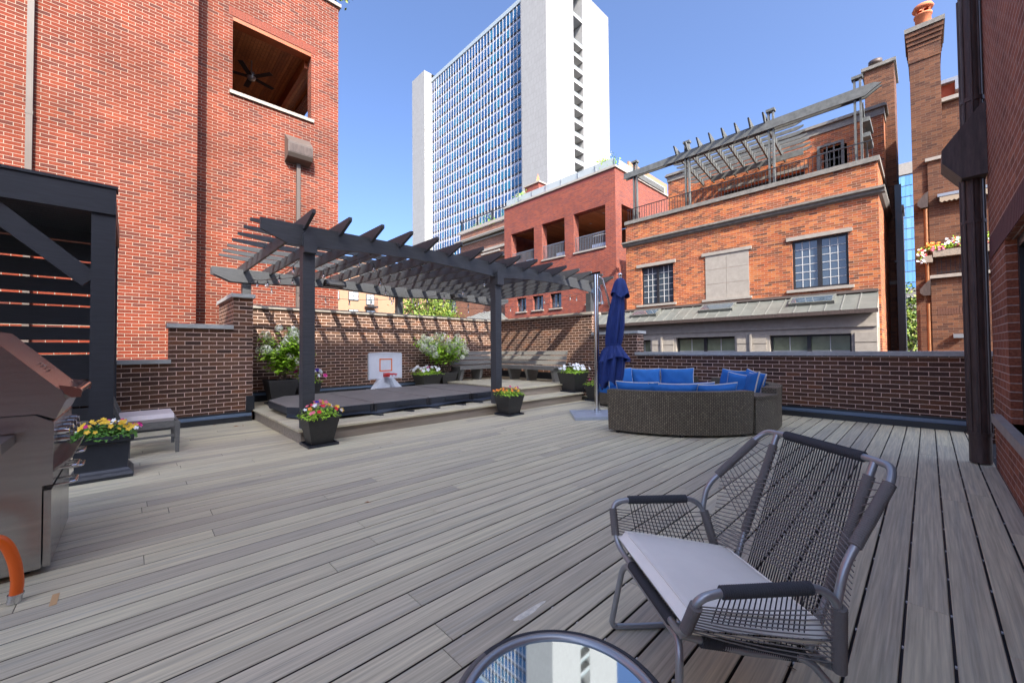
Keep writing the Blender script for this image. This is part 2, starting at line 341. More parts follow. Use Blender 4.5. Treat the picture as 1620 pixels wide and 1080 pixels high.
# fixed scrap: the small filler strip in the deck near the grill
# raised platforms
def boards(mb, x0, x1, y0, y1, z, along='x', seg=(2.4, 3.66), th=.025):
    p = PITCH; a0, a1 = (y0, y1) if along == 'x' else (x0, x1)
    n = max(1, round((a1-a0)/p)); st = (a1-a0)/n
    for k in range(n):
        s0, s1 = a0+k*st+.0025, a0+(k+1)*st-.0025
        t0, t1 = (x0, x1) if along == 'x' else (y0, y1)
        t = t0-rnd.random()*1.5
        while t < t1:
            t2 = min(t+rnd.choice(seg), t1); ta = max(t, t0)
            if t2-ta > .05:
                if along == 'x': mb.box(ta+.001, t2-.001, s0, s1, z-th, z)
                else: mb.box(s0, s1, ta+.001, t2-.001, z-th, z)
            t = t2
ST, PL = .18, .36
rp = MB(); boards(rp, 1.52, 7.5, 5.46, 9.28, ST)
rp.build('raised_deck', m_deck, kind='structure')
rf = MB(); rf.box(1.555, 4.2, 5.505, 5.53, .0, ST-.028); rf.box(4.202, 7.47, 5.505, 5.53, 0, ST-.028); rf.box(1.555, 1.58, 5.532, 8.12, 0, ST-.028); rf.box(7.44, 7.47, 5.532, 9.2, 0, ST-.028)
rf.box(1.6, 7.42, 5.55, 9.25, .0, ST-.03)
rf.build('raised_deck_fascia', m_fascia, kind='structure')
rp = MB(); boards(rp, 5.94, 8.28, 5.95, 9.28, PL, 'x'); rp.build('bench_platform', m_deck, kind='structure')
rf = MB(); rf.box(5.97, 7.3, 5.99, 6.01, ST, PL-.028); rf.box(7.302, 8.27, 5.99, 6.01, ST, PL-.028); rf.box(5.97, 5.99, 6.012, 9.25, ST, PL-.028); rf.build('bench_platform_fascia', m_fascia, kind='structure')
MB().box(7.5, 8.28, 5.5, 6.0, -.02, .0).build('deck_corner', m_deck, kind='structure')

# ------------------------------------------------------------------ patio walls
t = thing('brick_wall', 'stepped dark brick patio wall ending in the tall pier at left', 'wall', (0, 8.1, 0))
b = MB(); b.box(-5, .42, 8.1, 8.4, -.3, 1.0); b.box(.42, 1.24, 8.1, 8.4, -.3, 1.555); b.box(1.24, 1.52, 8.1, 9.65, -.3, 2.10)
b.build('wall', m_patio, t)
b = MB(); b.box(-5, .44, 8.06, 8.44, 1.002, 1.065); b.build('coping', m_cope, t)
b = MB(); b.box(.39, 1.237, 8.06, 8.44, 1.557, 1.625); b.build('coping', m_cope, t)
b = MB(); b.box(1.205, 1.55, 8.06, 9.7, 2.102, 2.165); b.build('coping', m_cope, t)
b = MB(); b.box(-5, 1.5, 8.02, 8.098, .0, .08); b.m = 1; b.box(-5, 1.5, 8.05, 8.098, .082, .135); b.m = 0; b.box(-5, 1.5, 8.075, 8.098, .137, .16); b.box(1.42, 1.545, 8.07, 8.098, .162, .42)
b.build('flashing', [m_flash, m_flashb], t)
t = thing('brick_wall', 'tall dark brick wall behind the hot tub under the pergola', 'wall', (5, 9.3, 0))
b = MB(); b.box(1.52, 8.6, 9.3, 9.6, -.3, 2.045); b.build('wall', m_patio, t)
b = MB(); b.box(1.553, 8.66, 9.26, 9.64, 2.047, 2.11); b.build('coping', m_stone, t)
b = MB(); b.box(1.525, 8.28, 9.24, 9.298, ST, .30); b.m = 1; b.box(1.525, 8.28, 9.255, 9.298, .302, .345); b.m = 0; b.box(1.525, 8.28, 9.28, 9.298, .347, .37); b.build('flashing', [m_flash, m_flashb], t)
t = thing('brick_wall', 'right hand dark brick patio wall, tall by the bench and low beside the sofa', 'wall', (8.3, 4, 0))
b = MB(); b.box(8.3, 8.6, 5.78, 9.298, -.3, 2.045); b.box(8.3, 8.6, 4.56, 5.78, -.3, 1.52); b.box(8.3, 8.6, -.6, 4.56, -.3, 1.03); b.build('wall', m_patio, t)
b = MB(); b.box(8.26, 8.64, 5.74, 9.257, 2.047, 2.11); b.build('coping', m_stone, t)
b = MB(); b.box(8.26, 8.64, 4.52, 5.777, 1.522, 1.585); b.build('coping', m_cope, t)
b = MB(); b.box(8.25, 8.65, -.6, 4.60, 1.032, 1.10); b.build('coping', m_cope, t)
b = MB(); b.box(8.22, 8.298, -.44, 5.5, .0, .085); b.m = 1; b.box(8.245, 8.298, -.44, 5.5, .087, .14); b.m = 0; b.box(8.275, 8.298, -.44, 5.5, .142, .17); b.box(8.275, 8.298, 6.02, 9.25, PL, .55)
b.build('flashing', [m_flash, m_flashb], t)

# ------------------------------------------------------------------ own house at right
t = thing('brick_house', 'shaded dark brick house wall with wide window at right edge', 'building', (2, -.44, 0))
XE, HF = 6.07, 4.9
win = (1.2, 4.98, .56, 2.0)
def block(b, x0, x1, y0, y1, z0, z1, front=True):
    if front: b.q([(x0, y1, z0), (x1, y1, z0), (x1, y1, z1), (x0, y1, z1)])
    b.q([(x0, y0, z0), (x1, y0, z0), (x1, y0, z1), (x0, y0, z1)]); b.q([(x0, y0, z0), (x0, y1, z0), (x0, y1, z1), (x0, y0, z1)]); b.q([(x1, y0, z0), (x1, y1, z0), (x1, y1, z1), (x1, y0, z1)]); b.q([(x0, y0, z1), (x1, y0, z1), (x1, y1, z1), (x0, y1, z1)])
b = MB(); b.wall('y', -.44, 1.0, XE, -.3, HF, [win], .28, -1)
block(b, 1.0, XE, -4.0, -.44, -.3, HF, False)
block(b, .26, 7.4, -12, -4.001, -4.5, 10.9)          # unseen set back storeys, massing shaped for the shadow edges and more skylight
block(b, -14, .26, -20, -7.44, -4.5, 17.33)  # unseen taller block, edge placed to cast the pergola shadow line
block(b, -14, .999, -4.0, -3.4, -.3, 3.6)
b.build('wall', m_house, t)
b = MB(); b.box(1.1, 5.62, -.74, -.385, .485, .56)
b.build('window_sill', m_stone, t)
b = MB()
x = 6.0
while x > 1.2: b.box(x-.062, x, -.4385, -.434, 2.004, 2.205); x -= .0705
b.build('soldier_course', mat('soldier_brick', (.11, .035, .035), .8, noise=(20, .3)), t)
w_ = MB(); w_.box(4.90, 4.98, -.62, -.50, .565, 2.0); w_.box(1.2, 4.90, -.62, -.50, .565, .63); w_.box(1.2, 4.9, -.62, -.5, 1.93, 2.0); w_.box(3.3, 3.38, -.62, -.5, .63, 1.93)
wf = w_.build('window', m_black, t); MB().box(1.2, 4.9, -.60, -.59, .63, 1.93).build('pane', m_glassb, wf)
MB().box(1.1, 5.1, -.9, -.74, .4, 2.2).build('interior', m_dark, t)
b = MB(); b.tube([(6.135, -.345, .012), (6.135, -.345, 2.9)], .078, 16)
for z in (.28, 2.4): b.tube([(6.135, -.345, z), (6.135, -.345, z+.035)], .086, 16)
for a in range(0, 360, 45): b.tube([(6.135+.078*math.cos(R(a)), -.345+.078*math.sin(R(a)), .3), (6.135+.078*math.cos(R(a)), -.345+.078*math.sin(R(a)), 2.9)], .011, 6)
b.build('downspout', m_bronze, t)
b = MB(); b.tube([(6.11, -.36, 3.3), (6.11, -.36, 4.8)], .075, 16)
for a in range(0, 360, 45): b.tube([(6.11+.075*math.cos(R(a)), -.36+.075*math.sin(R(a)), 3.2), (6.11+.075*math.cos(R(a)), -.36+.075*math.sin(R(a)), 4.7)], .011, 6)
b.tube([(6.11, -.36, 3.62), (6.11, -.36, 3.66)], .084, 16); b.build('downspout', m_bronze, t)
b = MB(); b.prism([(-.438, 3.55), (-.40, 3.52), (-.14, 3.16), (-.14, 3.03), (-.27, 2.84), (-.438, 2.84)], 5.95, 6.33, 'x'); b.build('rain_head', m_bronze, t)

# ------------------------------------------------------------------ left big red facade
t = thing('brick_building', 'tall sunlit red brick building with upper loggia filling the left', 'building', (0, 11, 0))
b = MB()
b.wall('y', 10.95, -14, 1.0, -4, 12.2)                         # left block
b.q([(1.0, 10.95, -4), (1.0, 11.45, -4), (1.0, 11.45, 12.2), (1.0, 10.95, 12.2)])
hole = (1.70, 3.47, 7.46, 9.3)
b.wall('y', 11.45, 1.0, 4.19, -4, 10.98, [hole], .3, 1)
b.q([(1.0, 11.45, 10.98), (4.19, 11.45, 10.98), (4.19, 11.45, 10.99), (1.0, 11.45, 10.99)])
b.wall('x', 4.19, 11.45, 20, -4, 10.98, [(12.6, 15.8, 7.6, 9.2)], .3, -1)
b.build('wall', m_facade, t)
b = MB(); b.box(1.0, 4.25, 11.39, 11.7, 10.982, 11.07); b.box(4.0, 4.25, 11.7, 20, 10.982, 11.07); b.build('coping', m_stone, t)
b = MB(); b.box(1.0, 3.9, 11.8, 19.9, 9.42, 10.9); b.build('roof', m_dark, t)
b = MB()
for i in range(34): b.box(1.45+i*.075, 1.45+i*.075+.068, 11.76, 17, 9.32, 9.34)
b.build('soffit', m_wood, t)
b = MB(); b.box(1.70, 3.47, 11.46, 11.74, 9.2, 9.298); b.box(3.38, 3.468, 11.75, 17, 9.0, 9.3); b.build('lintel_board', mat('cedar_trim', (.34, .085, .022), .5, noise=(6, .2)), t)
b = MB(); b.box(1.64, 3.53, 11.40, 11.62, 7.38, 7.46); b.build('sill', m_stone, t)
b = MB(); x = 1.62
while x < 3.55: b.box(x, x+.058, 11.446, 11.449, 9.303, 9.50); x += .0677
b.build('soldier_course', mat('soldier_red', (.2, .042, .02), .8, noise=(20, .25)), t)
b = MB(); b.box(1.2, 4.0, 17, 17.2, 6, 9.4); b.box(1.0, 1.4, 11.8, 17, 6, 9.4); b.box(1.0, 4.1, 11.8, 17, 6.2, 6.4); b.build('loggia_room', m_brown, t)
b = MB(); b.tube([(2.35, 12.9, 9.3), (2.35, 12.9, 8.95)], .02); b.lathe([(0.0, 8.98), (.1, 8.95), (.12, 8.85), (.08, 8.76), (0, 8.74)], (2.35, 12.9), 14)
fan = b.build('ceiling_fan', m_graphite, t)
for i in range(5):
    a = R(72*i+20); u = Vector((math.cos(a), math.sin(a), 0)); MB().bar(Vector((2.35, 12.9, 8.84))+u*.1, Vector((2.35, 12.9, 8.86))+u*.62, .13, .012).build('blade', m_black, fan)
b = MB(); b.box(-1.385, -1.305, 10.87, 10.948, -3, 12.1); b.box(-1.392, -1.298, 10.865, 10.949, 5.4, 5.47); b.build('downspout', m_taupe, t)
b = MB(); b.prism([(11.448, 6.82), (11.42, 6.82), (11.12, 6.55), (11.12, 6.27), (11.18, 6.18), (11.448, 6.10)], 2.83, 3.42, 'x'); b.m = 1; b.box(2.86, 3.42, 11.112, 11.119, 6.29, 6.50); b.build('rain_head', [m_taupe, m_bronze], t)
b = MB(); b.box(3.10, 3.19, 11.37, 11.448, -3, 6.12); b.build('downspout', m_taupe, t)

# ------------------------------------------------------------------ pergola over the hot tub
t = thing('pergola', 'dark stained timber pergola standing over the hot tub platform', 'pergola', (3.3, 7.4, 0))
def post(x, y, z0, z1, s_=.145, cap=True, pt=t):
    p = MB().box(x-s_/2, x+s_/2, y-s_/2, y+s_/2, z0, z1).build('post', m_stain, pt); return p
p1 = post(1.655, 5.60, ST, 2.76); p2 = post(4.945, 5.60, ST, 2.70); p3 = post(1.65, 9.42, 2.17, 2.58); p4 = post(4.98, 9.42, 2.115, 2.58); p5 = post(8.42, 5.92, 1.59, 2.6); p6 = post(8.42, 9.42, 2.115, 2.6)
for px_, pz_ in ((1.655, 2.70), (4.945, 2.64)):
    b = MB(); s2 = .075
    b.prism([(px_-s2, pz_-.26), (px_+s2, pz_-.26), (px_+s2+.004, pz_-.22), (px_+s2+.004, pz_-.03), (px_+s2-.02, pz_), (px_-s2+.02, pz_), (px_-s2-.004, pz_-.03), (px_-s2-.004, pz_-.22)], 5.455, 5.5265, 'y')
    b.build('bracket', m_stain, t)
def arch(x0, x1, zt, n=16, drop=.0, rise=.075):       # underside points of one arched bay
    return [(x0+(x1-x0)*k/n, zt+rise*math.sin(math.pi*k/n)) for k in range(n+1)]
def beam(y, th, xl, xr, bays, zt, zb):
    poly = [(xl, zt), (xr, zt)]
    poly += [(xr, zb+.16)] if xr > bays[-1][1]+.1 else []
    under = []
    for (a, c) in bays: under += arch(a, c, zb)
    poly += list(reversed(under)); poly += [(xl+.30, zb+.005), (xl, zb+.135)]
    # build as strips so that the shape stays clean
    top = zt; b = MB(); pts = [(xl, zb+.135), (xl+.30, zb+.005)]+under+([(xr, zb+.15)] if xr > bays[-1][1]+.05 else [])
    for (xa, za), (xb_, zb_) in zip(pts, pts[1:]):
        if xb_-xa < 1e-4: continue
        for yy in (y-th/2, y+th/2): b.q([(xa, yy, za), (xb_, yy, zb_), (xb_, yy, top), (xa, yy, top)])
        b.q([(xa, y-th/2, za), (xb_, y-th/2, zb_), (xb_, y+th/2, zb_), (xa, y+th/2, za)]); b.q([(xa, y-th/2, top), (xb_, y-th/2, top), (xb_, y+th/2, top), (xa, y+th/2, top)])
    for xx, zz in ((pts[0][0], pts[0][1]), (pts[-1][0], pts[-1][1])): b.q([(xx, y-th/2, zz), (xx, y+th/2, zz), (xx, y+th/2, top), (xx, y-th/2, top)])
    return b
beam(5.555, .045, 1.11, 8.05, [(1.72, 4.87), (5.02, 7.9)], 2.80, 2.53).build('front_beam', m_stain, t)
beam(9.35, .045, 1.08, 8.78, [(1.72, 4.87), (5.05, 8.34)], 2.80, 2.54).build('rear_beam', m_stain, t)
beam(9.50, .045, 1.08, 8.78, [(1.72, 4.87), (5.05, 8.34)], 2.80, 2.54).build('rear_beam', m_stain, t)
RX = [1.60+.447*k for k in range(16)]
RX = [x for x in RX]
for x in RX:
    b = MB(); zt, zb = 2.92, 2.745
    pr_ = [(5.16, zt-.008), (5.16, zt-.055), (5.50, zb), (9.62, zb), (9.95, zt-.055), (9.95, zt)]
    b.prism(pr_, x-.02, x+.02, 'x'); b.build('rafter', m_stain, t)
for y in (6.22, 6.65, 7.09, 7.54, 7.98, 8.43, 8.87):
    b = MB(); zt, zb = 2.975, 2.885
    b.prism([(1.13, zt-.012), (1.13, zt-.05), (1.5, zb), (8.45, zb), (8.78, zt-.05), (8.78, zt)], y-.019, y+.019, 'y'); b.build('purlin', m_stain, t)
# heaters hanging under the rear beam
def heater(x, lab):
    h = thing('patio_heater', lab, 'heater', (x, 9.05, 2.6), group='heaters hung under the pergola')
    b = MB(); L = .21
    prof = [(.0, .10), (.055, .10), (.10, .06), (.125, .0), (.11, -.035), (.085, -.035), (.07, .02), (.0, .05)]
    full = [(9.05+y, 2.63+z) for y, z in prof]+[(9.05-y, 2.63+z) for y, z in reversed(prof[1:-1])]
    b.prism(full, x-L, x+L, 'x'); b.build('hood', m_black, h)
    MB().box(x-L+.03, x+L-.03, 9.0, 9.10, 2.615, 2.64).build('element', m_graphite, h)
    b = MB(); b.tube([(x-.1, 9.05, 2.72), (x-.1, 9.05, 2.865)], .008, 6); b.tube([(x+.1, 9.05, 2.72), (x+.1, 9.05, 2.865)], .008, 6); b.build('hanger', m_black, h)
heater(3.24, 'black hood heater hung left in the pergola, before the red building'); heater(6.62, 'black hood heater hung right in the pergola, beside the second front post')
# string lights
sl = thing('string_lights', 'black cable of clear bulbs strung beneath the pergola', 'string lights', (3, 7, 2.5))
runs = [((1.72, 9.28, 2.62), (1.80, 5.66, 2.66), 5, .20), ((1.72, 9.28, 2.6), (2.6, 5.64, 2.63), 4, .12), ((2.5, 5.64, 2.64), (4.75, 9.2, 2.52), 5, .16), ((1.74, 9.24, 2.55), (4.9, 9.24, 2.5), 6, .16),
        ((5.0, 9.2, 2.52), (5.0, 5.72, 2.6), 5, .14), ((5.0, 9.22, 2.5), (8.3, 9.0, 2.5), 6, .14), ((5.0, 9.2, 2.5), (8.0, 5.9, 2.55), 7, .16), ((8.3, 9.1, 2.52), (8.3, 6.0, 2.6), 5, .14)]
cable = MB(); bulbs = []
for a, c, n, sag in runs:
    pts = []
    for k in range(25):
        u = k/24; p = Vector(lerp(a, c, u)); p.z -= sag*4*u*(1-u); pts.append(p)
    cable.tube(pts, .005, 5)
    for k in range(n):
        u = (k+.6)/n; p = Vector(lerp(a, c, u)); p.z -= sag*4*u*(1-u); bulbs.append(p)
b = cable.build('cable', m_black, sl)
b0 = None
for p in bulbs:
    if b0 is None:
        k = MB(); k.tube([(0, 0, 0), (0, 0, -.028), (0, 0, -.045), (0, 0, -.07)], [.005, .006, .016, .015], 8); s0 = k.build('socket', m_black, None); s0.parent = sl
        g = MB(); g.lathe([(.008, -.07), (.014, -.085), (.022, -.11), (.018, -.13), (0, -.14)], n=10); g0 = g.build('bulb', m_bulb, None); g0.parent = s0; b0 = s0
        c_ = s0
    else:
        c_ = s0.copy(); C.objects.link(c_); g1 = g0.copy(); C.objects.link(g1); g1.parent = c_; c_.parent = sl
    c_.location = p-Vector(sl.location)

# ------------------------------------------------------------------ hot tub with cover
t = thing('hot_tub', 'long swim spa sunk in the platform under a folding charcoal brown cover', 'hot tub', (3.7, 7, ST))
def chamfer(x0, x1, y0, y1, cl, cr):
    return [(x0+cl, y0), (x1-cr, y0), (x1, y0+cr), (x1, y1-cr), (x1-cr, y1), (x0+cl, y1), (x0, y1-cl), (x0, y0+cl)]
X0, X1, Y0s, Y1s = 1.66, 5.55, 6.0, 8.15
b = MB(); b.prism([(X0+.1, Y0s+.12), (X1-.1, Y0s+.12), (X1-.1, Y1s-.1), (X0+.1, Y1s-.1)], ST+.001, ST+.11, 'z'); b.build('shell', m_black, t)
seams = [X0, 2.74, 3.73, 4.66, X1]
for i in range(4):
    a, c = seams[i]+.004, seams[i+1]-.004
    if i == 0: poly = [(a+.32, Y0s), (c, Y0s), (c, Y1s), (a+.35, Y1s), (a, Y1s-.5), (a, Y0s+.55)]
    elif i == 3: poly = [(a, Y0s), (c-.35, Y0s), (c, Y0s+.45), (c, Y1s-.45), (c-.35, Y1s), (a, Y1s)]
    else: poly = [(a, Y0s), (c, Y0s), (c, Y1s), (a, Y1s)]
    b = MB(); n = len(poly); cx = sum(p[0] for p in poly)/n; cy = sum(p[1] for p in poly)/n
    rings = [(0.985, ST+.07), (1, ST+.075), (1, ST+.172), (.975, ST+.184+.004*i)]
    vs = [(cx+(x-cx)*f, cy+(y-cy)*f, z) for f, z in rings for x, y in poly]; vs.append((cx, cy, ST+.196))
    fs = [(r_*n+k, r_*n+(k+1) % n, (r_+1)*n+(k+1) % n, (r_+1)*n+k) for r_ in range(3) for k in range(n)]
    b.mesh(vs, fs); b.m = 0; b.mesh(vs, [(3*n+k, 3*n+(k+1) % n, 4*n) for k in range(n)]); b.mesh(vs, [tuple(range(n))])
    b.mi = [1 if 0 <= j < 2*n else 0 for j in range(len(b.f))]
    cv = b.build('cover_panel', [m_cover, m_skirt], t)
    b = MB(); mx_ = (poly[0][0]+poly[1][0])/2; b.box(mx_-.13, mx_+.13, Y0s-.014, Y0s-.002, ST+.10, ST+.15); b.build('handle', m_skirt, cv)
for xs_ in seams[1:4]:
    b = MB(); b.box(xs_-.05, xs_-.01, Y0s-.012, Y0s-.003, ST+.02, ST+.17); b.box(xs_+.01, xs_+.05, Y0s-.012, Y0s-.003, ST+.02, ST+.17); b.build('strap', m_black, t)
b = MB(); rs = random.Random(5)     # loose hanging skirt with wavy hem
n = 70; xs_ = [X0+.33+(X1-.7-X0)*k/n for k in range(n+1)]
top = [(x, Y0s+.01, ST+.075) for x in xs_]; bot = []
for i, x in enumerate(xs_): bot.append((x, Y0s-.02-.03*abs(math.sin(x*3.3))-rs.random()*.012, ST+.012+.035*abs(math.sin(x*3.1+.6))))
b.mesh(top+bot, [(i, i+1, n+2+i, n+1+i) for i in range(n)], True)
pl = [(X0+.33, Y0s+.01), (X0+.01, Y0s+.55), (X0+.01, Y1s-.5)]
b.q([(pl[0][0], pl[0][1], ST+.075), (pl[1][0], pl[1][1], ST+.075), (pl[1][0]-.02, pl[1][1], ST+.02), (pl[0][0]-.01, pl[0][1]-.02, ST+.02)])
b.build('skirt', m_skirt, t)
b = MB()
for x in (2.05, 2.72, 3.25, 3.75, 4.3, 4.7): b.bar((x, Y0s-.03, ST+.012), (x+.05, Y0s-.16, ST+.008), .035, .012); b.box(x+.03, x+.09, Y0s-.20, Y0s-.15, ST+.002, ST+.02)
b.build('tie_strap', m_skirt, t)

# ------------------------------------------------------------------ poolside basketball hoop
hx, hy = 4.08, 8.32
t = thing('basketball_hoop', 'white poolside basketball hoop with orange square and red rim on cover edge', 'basketball hoop', (hx, hy, ST+.14), 0)
b = MB()
b.box(hx-.36, hx+.36, hy, hy+.035, .56, 1.10); 
for (x0, x1, z0, z1) in ((-.385, -.36, .56, 1.10), (.36, .385, .56, 1.10)): b.box(hx+x0, hx+x1, hy-.012, hy+.06, z0-.01, z1+.01)
b.prism([(hx-.385, 1.102), (hx+.385, 1.102), (hx+.36, 1.125), (hx, 1.14), (hx-.36, 1.125)], hy-.012, hy+.06, 'y')
b.build('backboard', m_plast, t)
b = MB()
for (x0, x1, z0, z1) in ((-.15, .15, .975, 1.0), (-.15, .15, .72, .745), (-.15, -.125, .745, .975), (.125, .15, .745, .975)): b.box(hx+x0, hx+x1, hy-.004, hy-.001, z0, z1)
b.build('target_square', m_orangep, t)
b = MB(); b.tube([(hx+.13*math.cos(2*math.pi*k/24), hy-.22+.15*math.sin(2*math.pi*k/24), .665) for k in range(24)], .011, 8, closed=True); b.box(hx-.06, hx+.06, hy-.07, hy-.003, .60, .685)
for k in range(10):
    a = 2*math.pi*k/10; b.tube([(hx+.13*math.cos(a), hy-.22+.15*math.sin(a), .655), (hx+.12*math.cos(a+.2), hy-.22+.14*math.sin(a+.2), .62)], .004, 5)
b.build('rim', mat('red_plastic', (.55, .02, .02), .35), t)
b = MB()   # hollow A-shaped foot
outer = [(-.14, .56), (.14, .56), (.22, .45), (.34, .36), (.36, .335), (-.30, .335), (-.24, .42)]
for s0, s1, yy0, yy1 in (((-.14, .565), (-.30, .335), hy-.1, hy+.12), ((.14, .565), (.36, .335), hy-.1, hy+.12)):
    b.prism([(hx+s0[0], s0[1]), (hx+s0[0]*.5, s0[1]), (hx+s1[0]*.55, s1[1]), (hx+s1[0], s1[1])], yy0, yy1, 'y')
b.prism([(hx-.07, .565), (hx+.07, .565), (hx+.20, .335), (hx-.165, .335)], hy+.05, hy+.12, 'y')
b.box(hx-.36, hx+.42, hy-.16, hy+.2, ST+.002, .333); b.build('base', m_plast, t)

# ------------------------------------------------------------------ plants and planters
def leaf(b, c, n, L, W, rr):
    n = Vector(n).normalized(); u = n.orthogonal().normalized(); a = rr.random()*6.28; v = n.cross(u); d_ = u*math.cos(a)+v*math.sin(a); e = n.cross(d_)
    c = Vector(c); p0 = c-d_*L/2; p2 = c+d_*L/2-n*L*.12; b.q([p0, c+e*W/2, p2, c-e*W/2])
def flower(b, c, n, r, rr, pet=5):
    n = Vector(n).normalized(); u = n.orthogonal().normalized(); v = n.cross(u); c = Vector(c)
    ring = []
    for k in range(pet*4):
        a = 2*math.pi*k/(pet*4)+.3; rad = r*(1 if k % 4 in (1, 2) else (.82 if k % 4 == 3 else .62)); ring.append(c+(u*math.cos(a)+v*math.sin(a))*rad+n*r*(.25+.1*rr.random()))
    vs = ring+[c]; m_ = len(ring); b.mesh(vs, [(k, (k+1) % m_, m_) for k in range(m_)], True)
def pot(t, c, w0, w1, h, z, saucer=True, rim=.0, mt=None):
    x, y = c; b = MB(); mt = mt or m_pot
    sq = lambda w_, zz: [(x-w_/2, y-w_/2, zz), (x+w_/2, y-w_/2, zz), (x+w_/2, y+w_/2, zz), (x-w_/2, y+w_/2, zz)]
    z0 = z+(.022 if saucer else 0)
    rings = [sq(w0-.01, z0), sq(w0, z0+.006), sq(w1, z0+h-.02), sq(w1+rim, z0+h-.018), sq(w1+rim, z0+h), sq(w1-.03, z0+h), sq(w1-.05, z0+h-.04)]
    vs = [p for g in rings for p in g]; n = 4
    b.mesh(vs, [(r_*4+k, r_*4+(k+1) % 4, (r_+1)*4+(k+1) % 4, (r_+1)*4+k) for r_ in range(len(rings)-1) for k in range(4)]); b.mesh(rings[0], [(3, 2, 1, 0)])
    b.build('pot', mt, t)
    w_ = w1-.052; MB().box(x-w_/2, x+w_/2, y-w_/2, y+w_/2, z0+h-.06, z0+h-.04).build('soil', m_soil, t)
    if saucer:
        b = MB(); s_ = w0/2+.055; i_ = s_-.012; b.box(x-s_, x+s_, y-s_, y+s_, z+.001, z+.008)
        for a0, a1, c0, c1 in ((-s_, s_, -s_, -i_), (-s_, s_, i_, s_), (-s_, -i_, -i_, i_), (i_, s_, -i_, i_)): b.box(x+a0, x+a1, y+c0, y+c1, z+.008, z+.032)
        b.build('saucer', m_skirt, t)
    return z0+h
def bedding(t, c, w_, z, hgt, blooms, seed, nleaf=420, dens=1, lf=None, fr=.022, spread=1.15):
    rr = random.Random(seed); b = MB(); x, y = c
    for i in range(nleaf):
        a = rr.random()*6.283; q_ = math.sqrt(rr.random()); px_, py_ = (rr.random()*2-1), (rr.random()*2-1)
        px_ *= w_/2*spread; py_ *= w_/2*spread; e = max(abs(px_), abs(py_))/(w_/2*spread)
        zz = z-.03+rr.random()*hgt*(1-.6*e*e)
        if e > .9: zz = z-.01+rr.random()*.03
        leaf(b, (x+px_, y+py_, zz), (px_*3+rr.uniform(-.7, .7), py_*3+rr.uniform(-.7, .7), .6+rr.random()), rr.uniform(.03, .055), rr.uniform(.014, .026), rr)
    for i in range(40):
        a = rr.random()*6.283; r_ = rr.random()*w_*.45; p = Vector((x+r_*math.cos(a), y+r_*math.sin(a), z-.03)); b.tube([p, p+Vector((math.cos(a)*.05, math.sin(a)*.05, hgt*.8))], .002, 3)
    b.build('foliage', lf or m_leaf, t)
    for (mt, n, side) in blooms:
        f = MB()
        for i in range(n):
            px_ = (rr.random()*2-1)*w_/2*spread; py_ = (rr.random()*2-1)*w_/2*spread
            if side: px_ += side[0]*w_*.28; py_ += side[1]*w_*.28
            e = min(1, max(abs(px_), abs(py_))/(w_/2*spread)); zz = z+hgt*(1-.55*e*e)*rr.uniform(.75, 1.12)
            flower(f, (x+px_, y+py_, zz), (px_*2+rr.uniform(-.5, .4), py_*2-.5+rr.uniform(-.5, .4), rr.uniform(.3, 1)), fr*rr.uniform(.8, 1.2), rr)
        f.build('blossoms', mt, t)
def potted(label, c, w0, w1, h, z, blooms, seed, hgt=.13, group=None, rim=0, saucer=True, **k):
    t = thing('flower_planter', label, 'planter', (c[0], c[1], z), group=group)
    zt = pot(t, c, w0, w1, h, z, saucer, rim); bedding(t, c, w1, zt, hgt, blooms, seed, **k); return t
G = 'planters around the pergola platform'
potted('charcoal planter of mixed petunias at the front left corner of the hot tub platform', (1.72, 5.33), .25, .37, .335, 0, [(m_pink, 9, (-.8, -.3)), (m_redp, 6, (-.3, -.4)), (m_yel, 9, (.5, .2)), (m_pur, 2, (.5, -.6)), (m_wht, 4, (.1, -.4)), (m_org, 3, (.5, 0))], 11, hgt=.17, group=G, fr=.03)
potted('charcoal planter of orange and yellow flowers at the second front pergola post', (4.96, 5.27), .27, .39, .34, 0, [(m_org, 16, (.2, 0)), (m_yel, 8, None), (m_mag, 3, (.1, 0)), (m_pink, 2, (-.9, 0))], 12, hgt=.13, group=G, fr=.024)
potted('large charcoal planter of white flowers at the right end of the bench', (7.53, 5.80), .36, .52, .43, ST, [(m_wht, 46, None)], 13, hgt=.19, group=G, fr=.04, nleaf=600)
potted('charcoal planter with pink and yellow flowers behind the umbrella pole', (7.72, 5.22), .34, .46, .34, 0, [(m_mag, 4, (-.4, 0)), (m_yel, 7, None)], 14, hgt=.14, group=G)
potted('low planter of white petunias beside the basketball hoop', (5.42, 8.78), .36, .56, .38, ST, [(m_wht, 26, None), (m_mag, 3, (-.9, -.4))], 15, hgt=.2, group=G, fr=.045, nleaf=600)
potted('small planter of white and purple petunias half hidden behind the left front post', (2.55, 8.7), .34, .46, .36, ST, [(m_wht, 16, (.6, -.4)), (m_mag, 3, (.4, -.5)), (m_pur, 3, (.4, -.3))], 16, hgt=.3, group=G, fr=.045)
